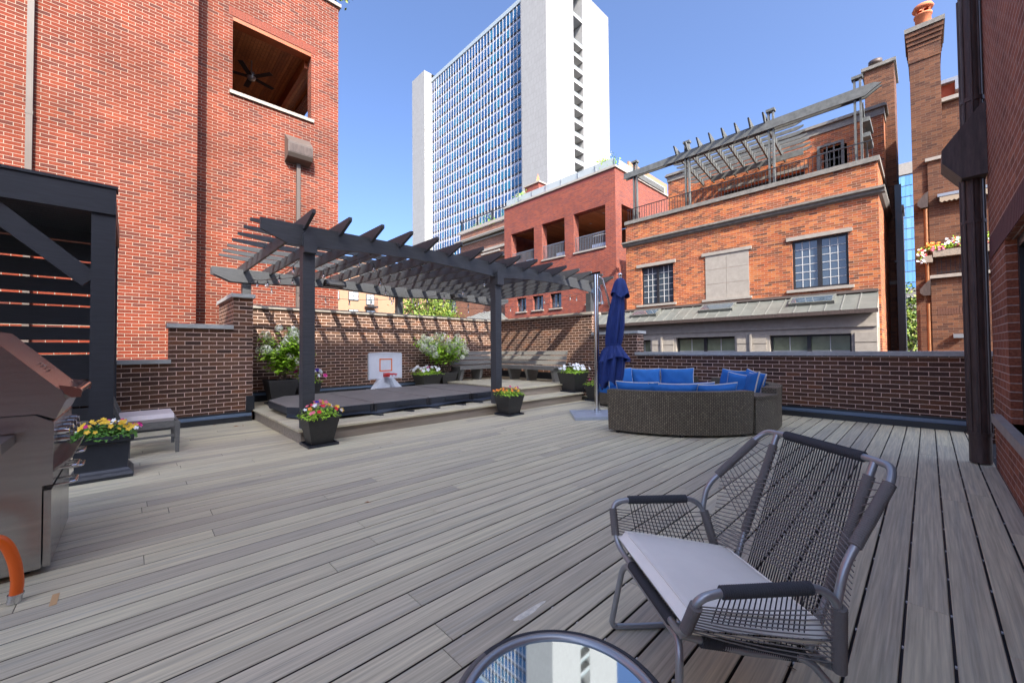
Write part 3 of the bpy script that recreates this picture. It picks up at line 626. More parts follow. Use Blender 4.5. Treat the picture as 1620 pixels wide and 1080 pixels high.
def hydrangea(label, c, w0, w1, h, z, top, rad, seed, nl, nb, skew=(0, 0), sparse=False):
    t = thing('hydrangea_planter', label, 'planter', (c[0], c[1], z), group='white hydrangeas in tall planters')
    zt = pot(t, c, w0, w1, h, z, True); rr = random.Random(seed); x, y = c; tips = []
    st = MB()
    for i in range(16 if not sparse else 20):
        a = rr.random()*6.283; q_ = rr.random()**.6; ex = x+skew[0]+rad*q_*math.cos(a); ey = y+skew[1]+rad*.75*q_*math.sin(a); ez = zt+(top-zt)*rr.uniform(.45, .95)
        p0 = Vector((x+rr.uniform(-.08, .08), y+rr.uniform(-.08, .08), zt-.05)); p2 = Vector((ex, ey, ez)); p1 = p0.lerp(p2, .5)+Vector((0, 0, .12)); pts = [p0, p0.lerp(p1, .5), p1, p1.lerp(p2, .5)+Vector((0, 0, .02)), p2]
        st.tube(pts, [.008, .007, .006, .005, .003], 5); tips.append(pts)
    st.build('stems', m_bark, t)
    lf_ = MB()
    for i in range(nl):
        pts = rr.choice(tips); u = rr.uniform(1.2 if not sparse else 1.6, 4); k = min(3, int(u)); p = pts[k].lerp(pts[k+1], u-k)+Vector((rr.gauss(0, .07), rr.gauss(0, .07), rr.gauss(0, .06)))
        dd = p-Vector((x, y, zt+.15)); leaf(lf_, p, (dd.x+rr.uniform(-.3, .3), dd.y+rr.uniform(-.3, .3), .35+rr.random()*.6), rr.uniform(.07, .12), rr.uniform(.035, .06), rr)
    lf_.build('foliage', m_leaf, t)
    bl = MB()
    for i in range(nb):
        pts = tips[i % len(tips)]; p = pts[4] if i < len(tips) else pts[3]+Vector((rr.gauss(0, .1), rr.gauss(0, .1), rr.gauss(0, .08))); R_ = rr.uniform(.06, .10)
        p = p+Vector((0, -.02, .03))
        for j in range(70):
            n_ = Vector((rr.gauss(0, 1), rr.gauss(0, 1), rr.gauss(0, 1))).normalized(); q2 = p+Vector((n_.x*R_, n_.y*R_, n_.z*R_*.95)); leaf(bl, q2, n_+Vector((rr.uniform(-.3, .3),)*3), .034, .032, rr)
    bl.build('flower_heads', m_bloomw, t)
hydrangea('tall leafy white hydrangea planter in the corner beside the brick pier', (2.06, 8.55), .34, .5, .44, ST, 1.62, .55, 21, 2900, 56, (.12, 0))
hydrangea('sparse white hydrangea planter between the basketball hoop and the bench', (6.0, 8.85), .34, .48, .40, ST, 1.66, .74, 22, 1700, 52, (-.1, -.1), True)

# ------------------------------------------------------------------ corner bench
t = thing('corner_bench', 'L shaped grey plank bench in the corner of the brick walls', 'bench', (7.5, 8.3, PL))
ZS = .75
def bench_run(p0, p1, inward, ext0=0, ext1=0):       # back line p0-p1; inward is the unit vector towards the sitter
    p0, p1, n_ = Vector((*p0, 0)), Vector((*p1, 0)), Vector((*inward, 0)); d_ = (p1-p0).normalized()
    for k, (off, z_) in enumerate(((.33, ZS), (.475, ZS), (.62, ZS))):
        q0 = p0+n_*off+d_*(ext0 and off*ext0); q1 = p1+n_*off-d_*(ext1 and off*ext1)
        MB().obox((q0+q1)/2+Vector((0, 0, z_-.019)), (q1-q0)/2, n_*.069, (0, 0, .019)).build('seat_plank', m_grayf, t)
    q0 = p0+n_*.70+d_*(ext0 and .70*ext0); q1 = p1+n_*.70-d_*(ext1 and .70*ext1)
    MB().obox((q0+q1)/2+Vector((0, 0, ZS-.045)), (q1-q0)/2, n_*.0095, (0, 0, .047)).build('seat_front', m_grayf, t)
    up = (Vector((0, 0, 1))-n_*.22).normalized(); fn = up.cross(d_)
    for k in range(3):
        off = .245-.036*k; zc = ZS+.075+.128*k
        q0 = p0+n_*off+d_*(ext0 and off*ext0); q1 = p1+n_*off-d_*(ext1 and off*ext1)
        MB().obox((q0+q1)/2+Vector((0, 0, zc)), (q1-q0)/2, fn*.014, up*.052).build('backrest_plank', m_grayf, t)
def bench_leg(p, n_):
    p = Vector((*p, 0)); n_ = Vector((*n_, 0)); s_ = Vector((n_.y, -n_.x, 0)); b = MB()
    def blk(a, z0, z1, w0, w1, th=.045):
        v = []
        for zz, w_ in ((z0, w0), (z1, w1)):
            for dx, dy in ((-1, -1), (1, -1), (1, 1), (-1, 1)): v.append(p+n_*(a+dx*w_/2)+s_*dy*th+Vector((0, 0, zz)))
        b.mesh(v, [(0, 3, 2, 1), (4, 5, 6, 7)]+[(k, (k+1) % 4, (k+1) % 4+4, k+4) for k in range(4)])
    blk(.42, PL, ZS-.04, .28, .50); b.build('leg', m_grayf, t)
bench_run((8.17, 9.17), (8.17, 6.33), (-1, 0), .9, 0)
bench_run((6.22, 9.17), (8.17, 9.17), (0, -1), 0, .9)
for y in (6.45, 7.35, 8.0): bench_leg((8.17, y), (-1, 0))
for x in (6.35, 7.0): bench_leg((x, 9.17), (0, -1))

# ------------------------------------------------------------------ cantilever umbrella
t = thing('cantilever_umbrella', 'closed navy cantilever umbrella on polished pole with slab base', 'umbrella', (5.98, 4.07, 0))
b = MB(); b.prism([(5.27, 4.02), (5.86, 3.55), (6.42, 4.06), (5.86, 4.60)], .003, .052, 'z'); b.build('base_plate', mat('galvanised_plate', (.45, .50, .56), .4, metal=.3, noise=(6, .12)), t)
b = MB(); b.tube([(5.98, 4.07, .053), (5.98, 4.07, .10)], .062, 16); b.build('collar', m_steel2, t)
b = MB(); b.tube([(5.98, 4.07, .10), (5.98, 4.07, 2.50)], .043, 20); b.tube([(5.98, 4.07, 1.0), (5.98, 4.07, 1.02)], .05, 20); b.tube([(5.98, 4.07, .86), (5.98, 4.07, .88)], .05, 20); b.build('pole', m_steel2, t)
pd = Vector((.62, -.78, 0)).normalized()       # direction pole -> canopy
P0 = Vector((5.98, 4.07, 0))
b = MB(); b.tube([P0+pd*.05+Vector((0, 0, 2.46)), P0+pd*.11+Vector((0, 0, 2.42)), P0+pd*.20+Vector((0, 0, 2.1)), P0+pd*.28+Vector((0, 0, 1.72)), P0+pd*.33+Vector((0, 0, 1.45))], .017, 8)
b.tube([P0+pd*.02+Vector((0, 0, 2.3)), P0+pd*.09+Vector((0, 0, 2.18)), P0+pd*.11+Vector((0, 0, 2.02))], .014, 8); b.tube([P0+pd*.11+Vector((0, 0, 2.02)), P0+pd*.11+Vector((0, 0, 1.97))], .028, 10)
b.tube([P0+pd*.05+Vector((0, 0, .98)), P0+pd*.11+Vector((0, 0, 1.02)), P0+pd*.13+Vector((0, 0, .8))], .012, 8); b.build('arm', m_steel2, t)
TOP = P0+pd*.42+Vector((0, 0, 2.38)); BOT = P0+pd*.23+Vector((0, 0, .62)); rr = random.Random(9)
b = MB(); nseg, nr = 48, 30; axis = (BOT-TOP)
def fold(a, u): return 1+.22*math.sin(a*8+2*u)*min(1, u*3)+.08*math.sin(a*17+1+5*u)
prof = [(0, .03), (.02, .075), (.2, .105), (.45, .14), (.62, .135), (.66, .105), (.70, .165), (.8, .205), (.92, .205), (1.0, .19)]
def pr_at(u):
    for (a, x), (c, y) in zip(prof, prof[1:]):
        if u <= c: return x+(y-x)*(u-a)/(c-a)
    return prof[-1][1]
vs = []
for i in range(nr+1):
    u = i/nr; c_ = TOP+axis*u
    for k in range(nseg):
        a = 2*math.pi*k/nseg; r_ = pr_at(u)*fold(a, u); ez = 0
        if u > .7: ez = -(u-.7)*.55*math.sin(a*2+.5)**2*(1 if math.cos(a-2.4) > 0 else .5)
        vs.append(c_+pd*math.cos(a)*r_*.95+Vector((-pd.y, pd.x, 0))*math.sin(a)*r_+Vector((0, 0, ez)))
b.mesh(vs, [(i*nseg+k, i*nseg+(k+1) % nseg, (i+1)*nseg+(k+1) % nseg, (i+1)*nseg+k) for i in range(nr) for k in range(nseg)], True)
cv = b.build('canopy', m_navy, t)
b = MB(); vs = []          # small top vent flap over the canopy
for i in range(7):
    u = i/6
    for k in range(nseg):
        a = 2*math.pi*k/nseg; r_ = (.05+.10*u**.5)*(1+.16*math.sin(a*6+.6)*u); zz = TOP.z+.035-.30*u-.05*u*math.sin(a*3)
        vs.append(Vector((TOP.x, TOP.y, 0))+pd*math.cos(a)*r_+Vector((-pd.y, pd.x, 0))*math.sin(a)*r_+Vector((0, 0, zz)))
b.mesh(vs, [(i*nseg+k, i*nseg+(k+1) % nseg, (i+1)*nseg+(k+1) % nseg, (i+1)*nseg+k) for i in range(6) for k in range(nseg)], True); b.mesh(vs[:nseg], [tuple(range(nseg))])
b.build('vent_flap', m_navy, cv)
b = MB(); vs = []          # gathered ruffle where the tie pulls the cloth in
C2 = TOP+axis*.66
for i in range(6):
    u = i/5
    for k in range(nseg*2):
        a = 2*math.pi*k/(nseg*2); r_ = (.115+.14*u)*(1+.20*u*math.sin(a*9)+.05*math.sin(a*23)); vs.append(C2+pd*math.cos(a)*r_+Vector((-pd.y, pd.x, 0))*math.sin(a)*r_+Vector((0, 0, .03-.26*u-.05*u*math.sin(a*2+1))))
n2 = nseg*2; b.mesh(vs, [(i*n2+k, i*n2+(k+1) % n2, (i+1)*n2+(k+1) % n2, (i+1)*n2+k) for i in range(5) for k in range(n2)], True); b.build('gathered_hem', m_navy, cv)
b = MB(); b.tube([C2+pd*math.cos(a)*.122+Vector((-pd.y, pd.x, 0))*math.sin(a)*.122+Vector((0, 0, .03)) for a in [2*math.pi*k/24 for k in range(24)]], .012, 6, closed=True); b.build('tie', m_navy, cv)
b = MB(); b.lathe([(.02, TOP.z+.03), (.03, TOP.z+.05), (.022, TOP.z+.07), (.042, TOP.z+.10), (.036, TOP.z+.125), (0, TOP.z+.14)], (TOP.x, TOP.y), 14); b.build('finial', m_steel2, t)

# ------------------------------------------------------------------ round wicker sectional with blue cushions
SC = Vector((6.64, 3.22)); 
def arcpts(r, a0, a1, n): return [(SC.x+r*math.cos(R(a0+(a1-a0)*k/n)), SC.y+r*math.sin(R(a0+(a1-a0)*k/n))) for k in range(n+1)]
def curved_wall(b, r0, r1, a0, a1, z0, z1, n=28, batter=.0):
    o0, i0 = arcpts(r1-batter, a0, a1, n), arcpts(r0, a0, a1, n); o1 = arcpts(r1, a0, a1, n)
    for k in range(n):
        u0, u1 = R(a0+(a1-a0)*k/n)*r1, R(a0+(a1-a0)*(k+1)/n)*r1
        for p, q_, r_ in ((o0, o1, 1), (i0, i0, 0)):
            b.q([(*p[k], z0), (*p[k+1], z0), (*q_[k+1], z1), (*q_[k], z1)], True, [(z0, u0), (z0, u1), (z1, u1), (z1, u0)])
        b.q([(*o1[k], z1), (*o1[k+1], z1), (*i0[k+1], z1), (*i0[k], z1)], False, [(u0, 0), (u1, 0), (u1, r1-r0), (u0, r1-r0)])
        b.q([(*o0[k], z0), (*o0[k+1], z0), (*i0[k+1], z0), (*i0[k], z0)])
    for p, q_, r_ in ((o0[0], i0[0], o1[0]), (o0[-1], i0[-1], o1[-1])):
        L_ = r1-r0; b.q([(*p, z0), (*q_, z0), (*q_, z1), (*r_, z1)], False, [(0, z0), (L_, z0), (L_, z1), (0, z1)])
def sofa(label, a0, a1, e0=0, e1=0):
    am = R((a0+a1)/2); t = thing('curved_sofa', label, 'sofa', (SC.x+1.4*math.cos(am), SC.y+1.4*math.sin(am), 0), group='curved wicker sofa modules')
    b = MB(); curved_wall(b, 1.60, 1.76, a0, a1, .035, .60, batter=.03); b.build('backrest', m_wick, t)
    b = MB(); curved_wall(b, .78, 1.595, a0, a1, .035, .27, 20); b.build('seat_base', m_wick, t)
    b = MB(); curved_wall(b, .80, 1.58, a0+.6, a1-.6, .275, .40, 20); b.build('seat_cushion', m_blue, t)
    b = MB()
    for a in (a0+4, (a0+a1)/2, a1-4):
        for r_ in (.86, 1.68): b.lathe([(.0, .0), (.03, .001), (.03, .034)], (SC.x+r_*math.cos(R(a)), SC.y+r_*math.sin(R(a))), 8)
    b.build('feet', m_black, t); return t
sofa('curved dark wicker sofa module in front with its back to the camera', 182.0, 247.2)
sofa('curved dark wicker sofa module at the far side along the brick wall', 286, 350)
# lower wicker side segment between the two
t = thing('wicker_side_table', 'low curved wicker corner segment at the right end of the sofa', 'side table', (SC.x+.2, SC.y-1.4, 0))
b = MB(); curved_wall(b, 1.1, 1.755, 248.4, 266.5, .035, .50, 10); b.build('base', m_wick, t)
b = MB(); curved_wall(b, 1.08, 1.775, 248.2, 266.7, .503, .525, 10); b.build('table_top', m_wick, t)
t = thing('curved_sofa', 'curved dark wicker sofa arm at the far right end', 'sofa', (SC.x+.8, SC.y-1.4, 0), group='curved wicker sofa modules')
b = MB(); curved_wall(b, 1.55, 1.74, 267.5, 285, .035, .60, 12); b.build('backrest', m_wick, t)
b = MB(); curved_wall(b, .95, 1.545, 267.5, 285, .035, .42, 12); b.build('seat_base', m_wick, t)
def cushion(label, a, r, z, w_, h_, th, tilt=12, roll=0, yaw=0, lying=False):
    c = Vector((SC.x+r*math.cos(R(a)), SC.y+r*math.sin(R(a)), z)); out = Vector((math.cos(R(a+yaw)), math.sin(R(a+yaw)), 0)); tn = Vector((-out.y, out.x, 0)); up = Vector((0, 0, 1))
    n_ = (out*math.cos(R(tilt))+up*math.sin(R(tilt))*-1).normalized(); n_ = (out*math.cos(R(tilt))-up*math.sin(R(tilt))).normalized(); u2 = n_.cross(tn).normalized(); u2 = u2 if u2.z > 0 else -u2
    tn2 = tn*math.cos(R(roll))+u2*math.sin(R(roll)); u2 = u2*math.cos(R(roll))-tn*math.sin(R(roll)); tn = tn2
    t = thing('cushion', label, 'cushion', tuple(c), group='blue back cushions on the wicker sofa')
    N_ = 12; b = MB(); rr = random.Random(hash(label) % 1000 if False else len(label)*7+int(a))
    def P(i, j, s_):
        x, y = -1+2*i/N_, -1+2*j/N_; puff = (max(0, 1-x**4)*max(0, 1-y**4))**.5; ex = 1-.07*(1-abs(y))*0; cx = x*(1-.05*math.cos(y*1.57)**1); cy = y*(1-.10*math.cos(x*1.57))
        return c+tn*cx*w_/2+u2*cy*h_/2+n_*s_*th/2*(.12+.88*puff)*(1+.08*math.sin(7*x+rr_)*math.cos(5*y))
    rr_ = rr.random()*6
    for s_ in (1, -1):
        vs = [P(i, j, s_) for j in range(N_+1) for i in range(N_+1)]; b.mesh(vs, [(j*(N_+1)+i, j*(N_+1)+i+1, (j+1)*(N_+1)+i+1, (j+1)*(N_+1)+i) for j in range(N_) for i in range(N_)], True)
    b.build('cover', m_blue, t)
    edge = [P(i, 0, 0) for i in range(N_)]+[P(N_, j, 0) for j in range(N_)]+[P(N_-i, N_, 0) for i in range(N_)]+[P(0, N_-j, 0) for j in range(N_)]
    b = MB(); b.tube(edge, .0095, 6, closed=True); b.build('piping', m_pipe, t)
cushion('blue cushion leftmost in the near row on the front sofa back', 193.5, 1.44, .555, .60, .30, .17, 14)
cushion('blue cushion second from left in the near row on the front sofa back', 212, 1.44, .55, .64, .29, .17, 14, -1)
cushion('blue cushion third from left in the near row on the front sofa back', 236, 1.43, .545, .62, .28, .17, 14, 2)
cushion('blue cushion lying behind the third cushion of the near row', 229, 1.18, .56, .52, .26, .16, 30, 3)
cushion('blue cushion at far left beside the umbrella canopy', 62, 1.30, .58, .56, .40, .17, 12)
cushion('blue cushion second from left in the far row against the brick wall', 38, 1.42, .57, .62, .38, .17, 12)
cushion('blue cushion third from left in the far row against the brick wall', 13, 1.42, .57, .64, .40, .17, 12, -2)
cushion('blue cushion near the right end of the far row', 327, 1.42, .60, .58, .36, .16, 12, 2)
cushion('blue cushion tilted against the right end of the sofa', 296, 1.40, .60, .46, .40, .16, 14, 8, 25)
cushion('blue cushion with pale piping at the far right sofa arm', 281, 1.36, .60, .44, .40, .15, 14, -5, 20)
cushion('blue cushion standing on edge left of the far right sofa arm', 288, 1.20, .57, .44, .38, .15, 10, 6, 60)
sofa('curved dark wicker sofa module in the far left corner behind the umbrella', 0, 75)

# ------------------------------------------------------------------ rope lounge chair
OX, OY, TH = 1.32, .693, R(51.12)
ch = thing('rope_lounge_chair', 'grey tube frame lounge chair strung with dark rope and an off white seat cushion', 'chair', (OX, OY, 0))
def LC(u, b_, z): return Vector((OX+u*math.cos(TH)+b_*math.sin(TH), OY+u*math.sin(TH)-b_*math.cos(TH), z))
def fr(name, pts, r=.0115, rad=.05): b = MB(); b.tube(smooth_path([LC(*p) for p in pts], rad), r, 12); return b.build(name, m_graphite, ch)
def wrapc(b, pts, r=.0155, pitch=.0068):       # rope wound round a tube: ridged sleeve
    P = resample(smooth_path([LC(*p) for p in pts], .03), pitch/3); b.tube(P, [r+(.0016 if k % 3 == 1 else -.0004) for k in range(len(P))], 12)
for s in (1, -1):
    # outer arm loop, from the front rail out, up, back and down behind
    fr('arm_frame', [(s*.10, .0, .327), (s*.205, -.004, .330), (s*.272, -.02, .362), (s*.336, -.012, .50), (s*.333, .05, .512), (s*.331, .34, .508), (s*.334, .392, .47), (s*.285, .44, .24), (s*.20, .46, .20)], rad=.038)
    fr('back_wing', [(s*.331, .392, .455), (s*.333, .415, .56), (s*.285, .62, .775), (s*.262, .65, .808), (s*.20, .657, .812), (0, .66, .812)], rad=.045)
    fr('upright', [(s*.205, .652, .806), (s*.198, .49, .40), (s*.19, .43, .23)], rad=.03)
    fr('side_rail', [(s*.215, .0, .322), (s*.222, .2, .262), (s*.20, .47, .205)], rad=.05)
    fr('leg', [(s*.10, .004, .300), (s*.205, .0, .300), (s*.232, -.012, .27), (s*.276, -.045, .03), (s*.276, -.03, .013), (s*.27, .06, .012), (s*.262, .46, .012), (s*.262, .515, .014), (s*.258, .56, .03), (s*.225, .40, .225), (s*.20, .34, .235), (s*.10, .33, .235)], rad=.03)
fr('rail', [(-.2, 0, .325), (.2, 0, .325)]); fr('rail', [(-.2, .002, .300), (.2, .002, .300)]); fr('rail', [(-.2, .462, .205), (.2, .462, .205)])
def wrap_part(mt, pts, r=.0155):
    b = MB(); wrapc(b, pts, r); b.build('rope_wrap', mt, ch)
wrap_part(m_rope, [(-.165, .66, .812), (.165, .66, .812)], .0165); wrap_part(m_rope, [(-.16, 0, .325), (.16, 0, .325)], .0165)
for s in (1, -1):
    wrap_part(m_rope, [(s*.333, .055, .512), (s*.331, .315, .508)], .0165); wrap_part(m_rope, [(s*.218, .06, .300), (s*.205, .40, .222)], .016)
    wrap_part(m_rope2, [(s*.285, -.02, .385), (s*.330, -.014, .478)], .016); wrap_part(m_rope2, [(s*.332, .40, .452), (s*.285, .44, .24)], .0175)
    wrap_part(m_rope2, [(s*.322, .46, .61), (s*.286, .612, .765)], .016); wrap_part(m_rope2, [(s*.204, .635, .765), (s*.198, .495, .415)], .0155)
def cordrun(b, A, B, n, r=.0019, sag=0, jit=0):
    for k in range(n):
        u = k/(n-1); a = LC(*lerp(A[0], A[1], u)); c = LC(*lerp(B[0], B[1], u)); mid = a.lerp(c, .5); mid.z -= sag
        b.tube([a, a.lerp(mid, .5)-Vector((0, 0, sag*.25)), mid, mid.lerp(c, .5)-Vector((0, 0, sag*.25)), c], r, 5)
b = MB()
cordrun(b, ((-.165, .655, .812), (.165, .655, .812)), ((-.18, .462, .207), (.18, .462, .207)), 32, r=.0022)
cordrun(b, ((-.15, 0, .333), (.15, 0, .333)), ((-.18, .455, .212), (.18, .455, .212)), 22)
for s in (1, -1): cordrun(b, ((s*.333, .06, .512), (s*.331, .31, .508)), ((s*.222, .07, .298), (s*.208, .39, .225)), 18)
b.build('dark_cords', m_cordd, ch)
b = MB()
for s in (1, -1):
    cordrun(b, ((s*.320, .465, .615), (s*.287, .61, .762)), ((s*.198, .50, .42), (s*.203, .63, .75)), 13)
    cordrun(b, ((s*.199, .505, .43), (s*.203, .63, .75)), ((-s*.32, .42, .33), (-s*.318, .47, .60)), 18, sag=.004)
    cordrun(b, ((s*.285, -.02, .385), (s*.330, -.014, .478)), ((s*.290, .435, .262), (s*.330, .40, .448)), 11, sag=.01)
    cordrun(b, ((s*.289, .437, .255), (s*.330, .40, .45)), ((s*.19, .44, .25), (s*.198, .495, .42)), 13)
b.build('taupe_cords', m_cord, ch)
# seat cushion: rounded slab, slightly trapezoid, sloping back
b = MB(); N_ = 14; th = .068
def cpt(i, j, s_):
    x, y = -1+2*i/N_, -1+2*j/N_; xx = math.copysign(abs(x)**.8, x); yy = math.copysign(abs(y)**.8, y)
    wy = .288-.03*(yy+1)/2; rx = 1-.03*abs(yy)**8; e = max(abs(xx), abs(yy)); puff = (1-max(0, (e-.86)/.14)**2)**.5 if e > .86 else 1
    z = .385-.085*(yy+1)/2+s_*th/2*(puff*.92+.08)+(.012*(1-xx*xx)*(1-yy*yy) if s_ > 0 else 0)
    return LC(xx*wy*rx, .222+yy*.240, z)
for s_ in (1, -1):
    vs = [cpt(i, j, s_) for j in range(N_+1) for i in range(N_+1)]; b.mesh(vs, [(j*(N_+1)+i, j*(N_+1)+i+1, (j+1)*(N_+1)+i+1, (j+1)*(N_+1)+i) for j in range(N_) for i in range(N_)], True)
cu = b.build('seat_cushion', m_cush, ch)
b = MB(); pe = [cpt(i, 1, 1) for i in range(1, N_)]+[cpt(N_-1, j, 1) for j in range(1, N_)]+[cpt(i, N_-1, 1) for i in range(N_-1, 0, -1)]+[cpt(1, j, 1) for j in range(N_-1, 0, -1)]
b.tube([p+Vector((0, 0, .001)) for p in pe], .0028, 6, closed=True); b.build('piping', m_cush, cu)

# ------------------------------------------------------------------ round glass side table in the foreground
tx, ty, tr, tz = .676, .56, .241, .40
t = thing('side_table', 'round grey framed glass side table with rope wrapped rim in the foreground', 'side table', (tx, ty, 0))
b = MB(); prof = [(tr-.034, tz-.006), (tr-.032, tz+.003), (tr-.017, tz+.004), (tr-.012, tz-.004), (tr-.017, tz-.018), (tr-.034, tz-.018), (tr-.034, tz-.006)]; b.lathe(prof, (tx, ty), 96); b.build('frame', m_graphite, t)
b = MB(); b.lathe([(0, tz-.004), (tr-.033, tz-.004), (tr-.033, tz-.010), (0, tz-.010)], (tx, ty), 96, False); b.build('glass_top', m_mirror, t)
for (a0, a1, mt, nm) in ((95, 320, m_rope2, 'rope_rim'), (-40, 95, m_rope, 'rope_rim')):
    n = int((a1-a0)*R(1)*tr/.0016); b = MB()
    b.tube([(tx+(tr-.006)*math.cos(R(a0+(a1-a0)*k/n)), ty+(tr-.006)*math.sin(R(a0+(a1-a0)*k/n)), tz-.007) for k in range(n+1)], [.0085+(.0010 if k % 3 == 1 else -.0003) for k in range(n+1)], 10); b.build(nm, mt, t)
for k in range(3):
    a = R(30+120*k); b = MB(); b.tube([(tx+.17*math.cos(a), ty+.17*math.sin(a), tz-.015), (tx+.19*math.cos(a), ty+.19*math.sin(a), .02), (tx+.19*math.cos(a+.6), ty+.19*math.sin(a+.6), .011)], .010, 10); b.build('leg', m_graphite, t)

# ------------------------------------------------------------------ barbecue grill and hose
GX, GY0, GY1 = -.31, 3.27, 4.12
t = thing('barbecue_grill', 'large stainless steel gas grill at the left edge of the deck', 'grill', (-.75, 3.7, 0))
b = MB(); b.box(-1.05, -.338, GY0, GY1, .035, .76); b.build('cabinet', m_steel, t)
b = MB(); b.box(-.332, -.305, GY0+.002, 3.69, .04, .44); b.build('door', m_steel, t); b = MB(); b.box(-.332, -.305, 3.695, GY1-.002, .04, .44); b.build('door', m_steel, t)
b = MB(); b.prism([(-1.05, .762), (-.40, .762), (-.40, .47), (-.30, .47), (-.298, .80), (-.365, .845), (-1.05, .845)], GY0-.012, GY1+.012, 'y'); b.build('control_panel', m_steel, t)
b = MB(); b.prism([(-1.05, .848), (-.36, .848), (-.295, .815), (-.258, .915), (-.275, .965), (-.56, 1.30), (-1.05, 1.34)], GY0+.01, GY1-.01, 'y'); hood = b.build('hood', m_steel, t)
b = MB(); b.tube([(-.222, GY0+.05, .955), (-.222, GY1-.05, .955)], .021, 16); hd = b.build('handle', m_steel2, hood)
for y in (GY0+.05, GY1-.07):
    b = MB(); b.prism([(-.29, .995), (-.235, .985), (-.20, .96), (-.205, .925), (-.24, .925), (-.275, .955)], y-.01, y+.012, 'y'); b.build('bracket', m_steel2, hd)
b = MB()
for k in range(4): b.bar((-.39+.012*k, 3.62, 1.115-.014*k), (-.39+.012*k, 3.74, 1.115-.014*k), .006, .004)
b.build('gauge', m_steel2, hood)
kn = None
for z, n_ in ((.735, 4), (.685, 4)):
    for k in range(n_):
        y = GY0+.10+k*.2+(.05 if z < .7 else 0); b = MB(); b.tube([(-.297, y, z), (-.262, y, z)], .024, 14); b.tube([(-.262, y, z), (-.25, y, z)], .018, 14); b.build('knob', m_steel2, t)
b = MB(); b.prism([(-.30, .545), (-.235, .60), (-.232, .592), (-.298, .53)], GY0+.02, GY1-.02, 'y'); b.build('drip_shelf', m_steel, t)
for z, x_ in ((.53, -.22), (.44, -.225)):
    for y in (3.45, 3.9):
        b = MB(); b.tube(smooth_path([(-.303, y-.08, z), (x_, y-.08, z+.005), (x_, y+.08, z+.005), (-.303, y+.08, z)], .025), .008, 8); b.build('pull_handle', m_steel2, t)
b = MB(); b.prism([(-1.0, .705), (-.43, .705), (-.43, .755), (-1.0, .76)], 2.95, GY0-.014, 'y'); b.build('side_shelf', m_steel, t)
for x, y in ((-.40, 3.34), (-.40, 4.05), (-.98, 3.34), (-.98, 4.05)):
    b = MB(); b.tube([(x-.018, y, .018), (x+.018, y, .018)], .017, 16); b.build('caster', m_black, t)
b = MB(); b.box(-.60, -.34, 4.16, 4.5, .70, .80); b.build('side_shelf', m_steel, t)
t = thing('gas_hose', 'orange rubber gas hose with metal fitting hanging beside the grill', 'hose', (-.42, 3.0, 0))
b = MB(); b.tube(smooth_path([(-.95, 3.0, 0.374), (-.62, 2.99, 0.359), (-0.4331, 2.990, 0.3143), (-0.4068, 2.990, 0.2647), (-0.3873, 2.990, 0.1873), (-0.3787, 2.990, 0.0956), (-0.3837, 2.990, 0.0389)], .03, 4), .022, 14); b.build('hose', m_hose, t)
b = MB(); b.tube([(-0.3837, 2.99, 0.0429), (-0.3897, 2.99, .003)], .024, 16); b.tube([(-0.3837, 2.99, 0.0449), (-0.3837, 2.99, 0.0369)], .027, 16); b.build('fitting', m_alu, t)

# ------------------------------------------------------------------ dark timber shelter with slat screen at left
t = thing('timber_shelter', 'black stained timber shelter with slatted privacy screen at left', 'shelter', (-1.2, 7, 0))
def brd(name, *a, m_=None):
    b = MB(); b.box(*a); return b.build(name, m_ or m_stain2, t)
m_stain2 = mat('black_stained_wood', (.017, .020, .027), .6, noise=(5, .25), bump=(60, .25), stretch=(1, 10, 10))
brd('post', -.315, -.135, 5.99, 6.13, 0, 2.64)
brd('post', -.30, -.15, 7.72, 7.87, 0, 2.64)
brd('post', -3.2, -3.02, 5.99, 6.13, 0, 2.64)
brd('beam', -3.4, -.135, 5.965, 6.135, 2.642, 2.915); brd('fascia_cap', -3.4, -.12, 5.95, 6.15, 2.917, 2.945)
brd('beam', -.31, -.14, 6.14, 7.95, 2.66, 2.91, m_=m_bronze); brd('beam', -3.4, -.32, 7.80, 7.95, 2.66, 2.91)
b = MB(); b.bar((-.318, 6.05, 1.93), (-1.15, 6.05, 2.72), .07, .17); b.build('brace', m_stain2, t)
b = MB(); b.prism([(6.135, 2.655), (6.40, 2.655), (6.30, 2.56), (6.2, 2.40), (6.135, 2.2)], -.30, -.26, 'x'); b.build('brace', m_bronze, t)
for i in range(16): brd('roof_board', -3.3, -.32, 6.16+i*.108, 6.16+i*.108+.098, 2.80, 2.83)
zs = [.02, .44, .465, .79, .82, 1.155, 1.18, 1.315, 1.345, 1.515, 1.545, 1.785, 1.81, 1.935, 1.965, 2.145, 2.17, 2.385, 2.41, 2.64]
for a, c in zip(zs[::2], zs[1::2]): brd('screen_board', -3.3, -.31, 7.82, 7.85, a, c)

